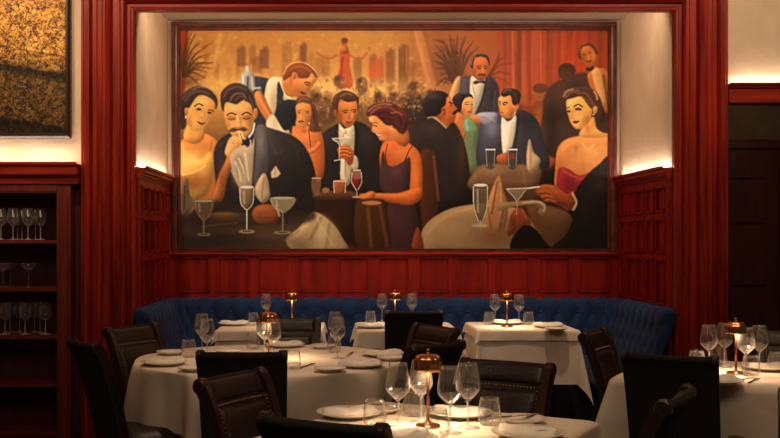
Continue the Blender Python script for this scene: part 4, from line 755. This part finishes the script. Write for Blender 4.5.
# ---------------------------------------------------------------- tables and cloths
def table(name, label, x, y, hx, hy, rz, rnd=False):
    t = thing(name, label, 'table', (x, y, 0), rz)
    bm = bmesh.new()
    if rnd: lathe(bm, [(0,.712), (hx-.01,.712), (hx,.718), (hx,.736), (hx-.006,.742), (0,.742)], 48)
    else: box(bm, -hx, hx, -hy, hy, .712, .742)
    obj('tabletop', bm, 'tablewood', t)
    bm = bmesh.new(); lathe(bm, [(0,.712), (.05,.712), (.035,.68), (.035,.08), (.06,.045), (.06,.02), (0,.02)], 20); obj('pedestal', bm, 'tablewood', t, smooth=True)
    bm = bmesh.new(); box(bm, -.27, .27, -.03, .03, 0, .035); box(bm, -.03, .03, -.27, .27, 0, .034); obj('foot', bm, 'tablewood', t, bevel=.005); return t
def cloth_square(name, label, x, y, hx, hy, drop, rz, zt=.746, seed=0, amp=.010, flare=.10, off=.006, group=None, turn=0, pinch=.20):
    rg = random.Random(seed); ph = [rg.uniform(0, 6.28) for _ in range(8)]
    bm = bmesh.new(); n = 16; m = 14
    def axis(h): return [-h-drop*(1-(k/m)) for k in range(m)]+[-h+2*h*k/n for k in range(n+1)]+[h+drop*(k+1)/m for k in range(m)]
    U, W = axis(hx), axis(hy)
    def f(i, j):
        u, v = U[i], W[j]; du = max(abs(u)-hx, 0); dv = max(abs(v)-hy, 0); su = 1 if u > 0 else -1; sv = 1 if v > 0 else -1
        cu, cv_ = max(-hx, min(hx, u)), max(-hy, min(hy, v))
        if du == 0 and dv == 0:
            e = min(hx-abs(u), hy-abs(v)); return (u, v, zt+.0006*math.sin(9*u+ph[0])*math.sin(8*v+ph[1])-.0*e)
        rd = .012                                                       # rounded shoulder
        if du == 0 or dv == 0:
            d = du+dv; s = u if dv else v; k = min(1, d/drop)
            out = off+rd*(1-math.exp(-d/rd))*.6+flare*.25*d+amp*k*(math.sin(13*s+ph[2+(su if du else sv)])+.5*math.sin(27*s+ph[4]))
            z = zt-max(0, d-rd*.45*(1-math.exp(-d/rd)))
            return (cu+(su*out if du else 0), cv_+(sv*out if dv else 0), z)
        d = math.hypot(du, dv); a = math.atan2(dv, du); k = min(1, d/drop)
        base = off+rd*(1-math.exp(-d/rd))*.6+flare*.25*d
        w = math.sin(2*a); r = base+pinch*d*w**2
        ca, sa = math.cos(a), math.sin(a)
        # pull the two flanks in behind the outstanding fold
        q = 1-.0*w; return (su*(hx+r*ca**.8*q), sv*(hy+r*sa**.8*q), zt-max(0, math.sqrt(max(0, d*d*(1-(pinch*w*w)**2*.8)))-rd*.45*(1-math.exp(-d/rd))))
    grid(bm, len(U)-1, len(W)-1, f)
    o = obj(name, bm, 'cloth', smooth=True); o.location = (x, y, 0); o.rotation_euler = (0,0,rz+turn); return tag(o, label, 'tablecloth', group)
def cloth_round(name, label, x, y, r, drop, zt=.746, n=26, amp=.035, seed=1, off=.008, hemw=.02, group=None):
    rg = random.Random(seed); ph = [rg.uniform(0, 6.28) for _ in range(6)]; bm = bmesh.new(); NA = 288; rad = [r*k/12 for k in range(1, 13)]; dd = [.004, .010, .018, .03]+[.03+(drop-.03)*k/14 for k in range(1, 15)]
    c = bm.verts.new((0,0,zt)); rings = []
    for rr in rad: rings.append([bm.verts.new((rr*math.cos(2*PI*k/NA), rr*math.sin(2*PI*k/NA), zt)) for k in range(NA)])
    for d in dd:
        row = []
        for k in range(NA):
            a = 2*PI*k/NA; kk = min(1, d/drop)**.6
            w = math.sin(n*.5*a+ph[0]+.8*math.sin(3*a+ph[1]))+.45*math.sin(n*.83*a+ph[2]); w = (w+1.1)/2
            w = max(0, w)**1.5
            o = off+.008*(1-math.exp(-d/.012))+.01*d+amp*kk*(w-.35)
            row.append(bm.verts.new(((r+o)*math.cos(a), (r+o)*math.sin(a), zt-max(0, d-.006*(1-math.exp(-d/.012)))+hemw*kk*math.sin(2*a+ph[3]))))
        rings.append(row)
    for k in range(NA): bm.faces.new((c, rings[0][k], rings[0][(k+1)%NA]))
    for a, b in zip(rings, rings[1:]):
        for k in range(NA): bm.faces.new((a[k], a[(k+1)%NA], b[(k+1)%NA], b[k]))
    o = obj(name, bm, 'cloth', smooth=True); o.location = (x, y, 0); return tag(o, label, 'tablecloth', group)
G1 = 'tables under white cloths'
def tgroup(t): t['group'] = G1; return t
X1, Y1 = T(270, 358)
tgroup(table('round_table', 'large round table under white cloth at left centre', X1, Y1, .655, .655, 0, True))
cloth_round('tablecloth', 'long white undercloth hanging to the floor under the round table', X1, Y1, .640, .42, .744, 22, .012, 3, .002, .005, 'white tablecloths')
cloth_round('tablecloth', 'white round top cloth with soft folds on the round table', X1, Y1, 0.686, .292, .75, 19, .085, 6, .010, .015, 'white tablecloths')
for nm, cx, cy, hx, hy, rz, d1, d2 in (('nearest square table', .31, 3.31, .415, .40, -30, .24, .15), ('right square table', 1.85, 4.74, .42, .40, -30, .30, .335),
        ('left banquette table', -.47, 7.17, .345, .32, 0, .37, .075), ('middle banquette table', .48, 7.17, .325, .32, 0, .37, .13), ('right banquette table', 1.305, 7.17, .325, .32, 0, .37, .075)):
    tgroup(table('square_table', nm+' under layered white cloths', cx, cy, hx, hy, math.radians(rz)))
    cloth_square('tablecloth', 'lower white cloth with long corner tails on the '+nm, cx, cy, hx, hy, d1, math.radians(rz), .745, hash(nm) % 7 if False else len(nm), .008, .10, .006, 'white tablecloths')
    cloth_square('tablecloth', 'upper white cloth with a short hem on the '+nm, cx, cy, hx, hy, d2, math.radians(rz), .75, len(nm)+3, .004, .14, .022, 'white tablecloths', pinch=.30)

# ---------------------------------------------------------------- tableware
def make_wine():
    t = thing('wine_glass', '', 'wine glass'); bm = bmesh.new()
    lathe(bm, [(0,.001), (.038,.001), (.0385,.0025), (.030,.004), (.012,.0065), (.0045,.014), (0,.0141)], 28); obj('foot', bm, 'stemglass', t, smooth=True)
    bm = bmesh.new(); lathe(bm, [(0,.0142), (.0045,.0142), (.0036,.03), (.0034,.07), (.0042,.087), (0,.087)], 12); obj('stem', bm, 'stemglass', t, smooth=True)
    bm = bmesh.new(); lathe(bm, [(0,.0872), (.0042,.088), (.009,.0925), (.020,.103), (.031,.114), (.0385,.124), (.0412,.133), (.0408,.146), (.0385,.165), (.035,.185), (.0315,.203), (.0295,.215), (.0288,.2153), (.0308,.203), (.0340,.185), (.0374,.165), (.0396,.146), (.0398,.134), (.0370,.126), (.0295,.1162), (.019,.1056), (.008,.0965), (0,.0955)], 32); obj('bowl', bm, 'glass', t, smooth=True); return t
def make_tumbler():
    t = thing('tumbler', '', 'tumbler'); bm = bmesh.new()
    lathe(bm, [(0,.001), (.029,.001), (.034,.006), (.0395,.02), (.0395,.036), (.0365,.06), (.0325,.082), (.0310,.092), (.0302,.0923), (.0316,.082), (.0355,.06), (.0385,.036), (.0383,.021), (.0325,.010), (.026,.0075), (0,.007)], 32); obj('glass_body', bm, 'glass', t, smooth=True); return t
def make_coupe():
    t = thing('coupe_glass', '', 'cocktail glass'); bm = bmesh.new()
    lathe(bm, [(0,.001), (.034,.001), (.034,.002), (.010,.005), (.0035,.012), (.003,.10), (.005,.108), (.024,.120), (.043,.14), (.052,.162), (.051,.162), (.042,.142), (.022,.122), (0,.112)], 28); obj('glass_body', bm, 'glass', t, smooth=True); return t
def make_plate(r=.115, nm='dinner_plate'):
    t = thing(nm, '', 'plate'); bm = bmesh.new(); k = r
    lathe(bm, [(0,.002), (k*.55,.002), (k*.58,0), (k*.62,.0), (k*.64,.004), (k*.80,.010), (k*.985,.017), (k,.019), (k*.985,.021), (k*.80,.0145), (k*.66,.0085), (k*.60,.007), (0,.007)], 40); obj('dish', bm, 'china', t, smooth=True)
    bm = bmesh.new(); lathe(bm, [(k*.975,.0205), (k*.99,.0215), (k*1.003,.0205), (k*1.003,.0185)], 40); obj('rim', bm, 'china', t, smooth=True); return t
def make_lamp():
    t = thing('table_lamp', '', 'lamp'); bm = bmesh.new()
    lathe(bm, [(0,.0), (.040,.0), (.042,.003), (.042,.007), (.038,.010), (.012,.012), (.008,.02), (0,.02)], 32); obj('base', bm, 'copper', t, smooth=True)
    bm = bmesh.new(); lathe(bm, [(0,.012), (.0052,.012), (.0052,.212), (0,.212)], 12); obj('pole', bm, 'copperdark', t, smooth=True)
    bm = bmesh.new()                                                  # fluted bell shaped shade
    n = 48; pr = [(.0055,.243), (.018,.243), (.030,.241), (.038,.236), (.043,.228), (.0455,.215), (.046,.200), (.0465,.188), (.0455,.187), (.0445,.200), (.0438,.215), (.041,.226), (.036,.233), (.028,.238), (.0055,.239)]
    rings = []
    for i, (r, z) in enumerate(pr): rings.append([bm.verts.new((r*(1+(.045 if r > .035 else 0)*math.cos(8*2*PI*k/n))*math.cos(2*PI*k/n), r*(1+(.045 if r > .035 else 0)*math.cos(8*2*PI*k/n))*math.sin(2*PI*k/n), z)) for k in range(n)])
    for a, b in zip(rings, rings[1:]):
        for k in range(n): bm.faces.new((a[k], a[(k+1)%n], b[(k+1)%n], b[k]))
    obj('shade', bm, 'copper', t, smooth=True)
    bm = bmesh.new(); lathe(bm, [(0,.243), (.0065,.243), (.005,.248), (.0035,.250), (.006,.254), (.0055,.259), (0,.262)], 16); obj('finial', bm, 'copper', t, smooth=True)
    bm = bmesh.new(); lathe(bm, [(.007,.214), (.027,.214), (.027,.217), (.007,.217), (.007,.214)], 24); obj('light_ring', bm, 'bulb', t, smooth=True); return t
def make_napkin():
    t = thing('napkin', '', 'napkin'); bm = bmesh.new()
    def f(i, j, z):
        u, v = -1+2*i/18, -1+2*j/8; tw = .55+.45*math.cos(u*2.1-.7); return (u*.098, v*.052*tw+.008*math.sin(3*u), z+.010*abs(math.sin(2.6*u))*(1-v*v)+(.010*(1-v*v)))
    a = grid(bm, 18, 8, lambda i, j: f(i, j, .010)); b = grid(bm, 18, 8, lambda i, j: (lambda p: (p[0], p[1], .0))(f(i, j, 0)))
    def join(p, q):
        for k in range(len(p)-1): bm.faces.new((p[k], p[k+1], q[k+1], q[k]))
    join(a[0], b[0]); join(b[-1], a[-1]); join([r[0] for r in b], [r[0] for r in a]); join([r[-1] for r in a], [r[-1] for r in b])
    obj('folded_linen', bm, 'napkin', t, smooth=True)
    bm = bmesh.new(); grid(bm, 12, 4, lambda i, j: ((.035+.052*i/12), (-.030+.060*j/4)*(1-.5*(i/12)), .020+.012*math.sin(PI*i/12)*(1-((j-2)/2)**2*.6))); obj('folded_corner', bm, 'napkin', t, smooth=True); return t
def make_cutlery(kind):
    t = thing(kind, '', 'cutlery'); bm = bmesh.new()
    grid(bm, 10, 1, lambda i, j: (-.10+.10*i/10, (j-.5)*(.013-.006*i/10), .0035)); tube(bm, [(-.10,0,.003), (-.05,0,.0032), (0,0,.003)], [.0050,.004,.0028], 8); obj('handle', bm, 'steel', t, smooth=True)
    bm = bmesh.new()
    if kind == 'fork':
        box(bm, 0, .025, -.003, .003, .0015, .004); box(bm, .025, .045, -.010, .010, .0015, .004)
        for k in range(4): box(bm, .045, .085, -.010+k*.0058, -.010+k*.0058+.0026, .002, .0045)
        obj('tines', bm, 'steel', t)
    else: grid(bm, 10, 2, lambda i, j: (.11*i/10, -.006+(j/2)*(.016*math.sin(PI*min(1, .25+.75*(1-i/10)))**.5+.002), .0015+(.002 if j == 1 else 0))); obj('blade', bm, 'steel', t)
    return t
wine, tumb, coupe, plate, side, lamp, napk, knife, fork = make_wine(), make_tumbler(), make_coupe(), make_plate(), make_plate(.078, 'bread_plate'), make_lamp(), make_napkin(), make_cutlery('knife'), make_cutlery('fork')
def on(root, px, py, label, group=None, z=.7505, rz=0, zp=.75):
    x, y = T(px, py, zp); return dup(root, (x, y, z), math.radians(rz), label, group)
NT, RT, RD = 'nearest table', 'right table', 'round table'
for px, py, lb in ((398, 428, 'wine glass left of the copper lamp on the nearest table'), (421, 423, 'wine glass just behind the copper lamp pole on the nearest table'), (450, 433, 'wine glass right of the copper lamp, front of the pair on the nearest table'),
                   (468, 428, 'rightmost wine glass on the nearest table, behind its neighbour'),
                   (202, 353, 'rear wine glass of the left pair on the round table'), (207, 361, 'front wine glass of the left pair on the round table'), (273, 361, 'wine glass in front of the copper lamp on the round table'), (264.5, 357, 'wine glass at the left of the copper lamp on the round table'),
                   (335, 350, 'rear wine glass of the right pair on the round table'), (337.5, 358.5, 'front wine glass of the right pair on the round table'),
                   (266, 322.5, 'tall wine glass on the left banquette table'), (382, 322, 'wine glass left of the lamp on the middle banquette table'), (412, 322, 'wine glass right of the lamp on the middle banquette table'),
                   (495, 323.7, 'wine glass left of the lamp on the right banquette table'), (519, 324, 'wine glass right of the lamp on the right banquette table'),
                   (709, 370, 'leftmost wine glass on the right table'), (724.5, 367, 'wine glass close left of the lamp on the right table'), (746, 374, 'wine glass close right of the lamp on the right table, front of the pair'), (759.5, 371, 'rightmost wine glass on the right table')):
    on(wine, px, py, lb, 'wine glasses on the tables')
for px, py, lb in ((374.5, 427, 'tumbler beside the left place setting on the nearest table'), (414, 416, 'tumbler behind the copper lamp on the nearest table'), (437, 438, 'tumbler in front of the copper lamp on the nearest table'), (489.5, 425, 'tumbler by the right place setting on the nearest table'),
                   (188.5, 357, 'tumbler at the left edge of the round table'), (253, 349, 'tumbler left of the lamp near the back of the round table'), (293, 369, 'tumbler just right of the black-backed chair on the round table'), (334, 352.5, 'tumbler behind the right pair of glasses on the round table'),
                   (253.5, 325.6, 'tumbler on the left banquette table'), (370.5, 323.7, 'tumbler left of the glasses on the middle banquette table'), (489, 324.6, 'left tumbler on the right banquette table'), (528.5, 324.6, 'right tumbler on the right banquette table'),
                   (697, 370, 'tumbler peeping over the black chair back on the right table'), (719, 365, 'tumbler between the left glasses on the right table'), (751, 376, 'tumbler in front of the right glasses on the right table'), (776, 371, 'tumbler at the right photo edge on the right table')):
    on(tumb, px, py, lb, 'tumblers on the tables')
for px, py, lb in ((428, 427, 'copper table lamp glowing on the nearest table'), (268.5, 358.5, 'copper table lamp in the middle of the round table'), (736, 374, 'copper table lamp on the right table'),
                   (292, 326.5, 'copper table lamp on the left banquette table'), (395, 326, 'copper table lamp on the middle banquette table'), (507, 327, 'copper table lamp on the right banquette table')):
    on(lamp, px, py, lb, 'copper table lamps', .7502)
for px, py, rz, lb in ((349, 411, 20, 'left side of the nearest table'), (460, 411, -30, 'far side of the nearest table'), (528, 431, -35, 'right side of the nearest table'), (397, 434, 10, 'front of the nearest table'),
                   (164, 361, 25, 'left edge of the round table'), (361, 363, -10, 'right front of the round table'), (383, 352.5, 10, 'right edge of the round table'), (285, 343.5, 5, 'far edge of the round table'),
                   (234, 322.5, 0, 'left banquette table'), (371, 325, 0, 'middle banquette table'), (507, 321.6, 0, 'back of the right banquette table'), (548, 324.5, -5, 'right end of the right banquette table'),
                   (716, 379, 20, 'left side of the right table'), (768, 366, 10, 'far side of the right table')):
    on(plate, px, py, 'white dinner plate at the '+lb if 'side' in lb or 'edge' in lb or 'front' in lb or 'back of' in lb or 'end' in lb else 'white dinner plate on the '+lb, 'dinner plates on the tables', .7505, 0, .77)
    on(napk, px, py, 'folded white napkin on the plate, '+lb, 'folded napkins', .7585, rz, .77)
for px, py, lb in ((380, 407, 'bread plate behind the left tumbler on the nearest table'), (523, 417.5, 'bread plate at the far right corner of the nearest table'), (171, 351, 'bread plate left of the tumbler on the round table'), (194, 367, 'bread plate half behind the black-backed chair on the round table'),
                   (330, 367.5, 'bread plate at the front edge of the round table'), (392, 356.5, 'bread plate at the right edge of the round table'), (324, 345, 'bread plate at the far right of the round table'), (228, 349.5, 'bread plate by the left glasses of the round table'), (556, 328, 'bread plate at the front right of the right banquette table'), (701, 366, 'bread plate behind the leftmost glass of the right table')):
    on(side, px, py, lb, 'bread plates on the tables', .7505, 0, .77)
on(knife, 372, 405, 'butter knife resting on the bread plate behind the left tumbler', None, .770, 150, .77)
on(knife, 512, 417, 'butter knife resting on the bread plate at the far right of the nearest table', None, .770, 28, .77)
on(knife, 738, 380, 'knife lying at the front of the right table', None, .7508, 30)
on(fork, 754, 381, 'fork lying at the front of the right table', None, .7508, 55)
on(knife, 350, 354.5, 'knife lying between the glasses and plates of the round table', None, .7508, 80)
on(fork, 308, 366, 'fork at the front left of the bread plate on the round table', None, .7508, 70)
on(fork, 551, 437, 'fork beside the right place setting of the nearest table', None, .7508, -50)
# glasses in the cabinet
for px, dy, sh, root, lb in ((1,0,0,wine,'first'), (13,0,0,wine,'second'), (17.5,.14,0,wine,'third'), (22,.14,0,wine,'fourth'), (28,0,0,wine,'fifth'), (35.5,.14,0,wine,'sixth'), (40.5,.05,0,wine,'seventh'),
                   (3,0,1,coupe,'first'), (10.5,.12,1,coupe,'second'), (28.5,0,1,coupe,'third'),
                   (5,0,2,wine,'first'), (10,.14,2,wine,'second'), (19.5,.14,2,wine,'third'), (25,0,2,wine,'fourth'), (34.5,.14,2,wine,'fifth'), (40,.14,2,wine,'sixth'), (45.5,0,2,wine,'seventh')):
    Y = 6.74+dy; x = (px-338)*Y/1000
    dup(root, (x, Y, SH[sh]+.0005), 0, '%s glass from the left on the %s cabinet shelf' % (lb, ('top', 'second', 'third')[sh]), 'glasses on the %s cabinet shelf' % ('top', 'second', 'third')[sh])
# ---------------------------------------------------------------- lights
def spot(name, loc, target, power, size=60, blend=.8, col=(1,.69,.45), rad=.06):
    l = bpy.data.lights.new(name, 'SPOT'); l.energy = power; l.spot_size = math.radians(size); l.spot_blend = blend; l.color = col; l.shadow_soft_size = rad
    o = bpy.data.objects.new(name, l); COL.objects.link(o); o.location = loc; o.rotation_euler = (Vector(target)-Vector(loc)).to_track_quat('-Z', 'Y').to_euler(); return o
def area(name, loc, target, power, sx, sy, col=(1,.78,.55)):
    l = bpy.data.lights.new(name, 'AREA'); l.energy = power; l.shape = 'RECTANGLE'; l.size = sx; l.size_y = sy; l.color = col
    o = bpy.data.objects.new(name, l); COL.objects.link(o); o.location = loc; o.rotation_euler = (Vector(target)-Vector(loc)).to_track_quat('-Z', 'Y').to_euler(); return o
for px, py, w in ((428, 427, 1.5), (268.5, 358.5, 1.3), (736, 374, 1.5), (292, 326.5, .9), (395, 326, .9), (507, 327, .9)):
    x, y = T(px, py); spot('table_lamp_light', (x, y, .75+.205), (x, y, .75), w*7, 150, .7, (1,.68,.40), .02)
area('mural_light', (.445, YF+.16, 3.06), (.445, 8.0, 2.2), 24, 3.3, .05, (1,.78,.55))
for x, y, tx, ty, p, s in ((-.36, 4.9, -.30, 5.15, 125, 38), (.2, 2.9, .31, 3.3, 75, 34), (1.75, 4.3, 1.85, 4.74, 85, 36), (1.1, 5.6, 1.3, 7.1, 105, 36), (-.2, 5.6, .0, 7.1, 60, 46)):
    spot('ceiling_spot', (x, y, 3.8), (tx, ty, .75), p, s)
for x, p in ((-2.5, 130), (-1.5, 120), (.45, 70), (2.3, 110), (3.3, 45)): spot('wall_washer', (x, 4.7, 3.85), (x, 6.7, 2.75), p, 70, 1.0, (1,.74,.50))
area('room_glow', (.3, 1.2, 3.6), (.4, 7, 1.6), 45, 5, 1.2, (1,.70,.45))
spot('corridor_light', (3.4, 7.4, 3.0), (3.6, 9.2, 1.9), 26, 120)
spot('picture_fill', (-2.4, 5.6, 3.7), (-2.35, 6.7, 2.6), 55, 50, .6, (1,.78,.55))  # added spot, put in to brighten the gold picture
w = bpy.data.worlds.new('World'); sc.world = w; w.use_nodes = True; w.node_tree.nodes['Background'].inputs[0].default_value = (1,.62,.38,1); w.node_tree.nodes['Background'].inputs[1].default_value = .04
# ---------------------------------------------------------------- camera
cam = bpy.data.cameras.new('Camera'); co = bpy.data.objects.new('Camera', cam); COL.objects.link(co); co.location = (0, 0, CZ); co.rotation_euler = (PI/2, 0, 0)
cam.sensor_width = 36; cam.lens = 36*1000/780; cam.shift_x = (390-338)/780; cam.shift_y = (238-219)/780; cam.clip_start = .05
sc.camera = co
sc.view_settings.view_transform = 'Standard'; sc.view_settings.look = 'None'; sc.view_settings.gamma = 1; sc.view_settings.use_curve_mapping = False; sc.view_settings.exposure = 0.0
sc.cycles.use_denoising = True; sc.cycles.transparent_max_bounces = 24; sc.cycles.max_bounces = 10; sc.cycles.sample_clamp_indirect = 4; sc.cycles.caustics_reflective = False; sc.cycles.caustics_refractive = False
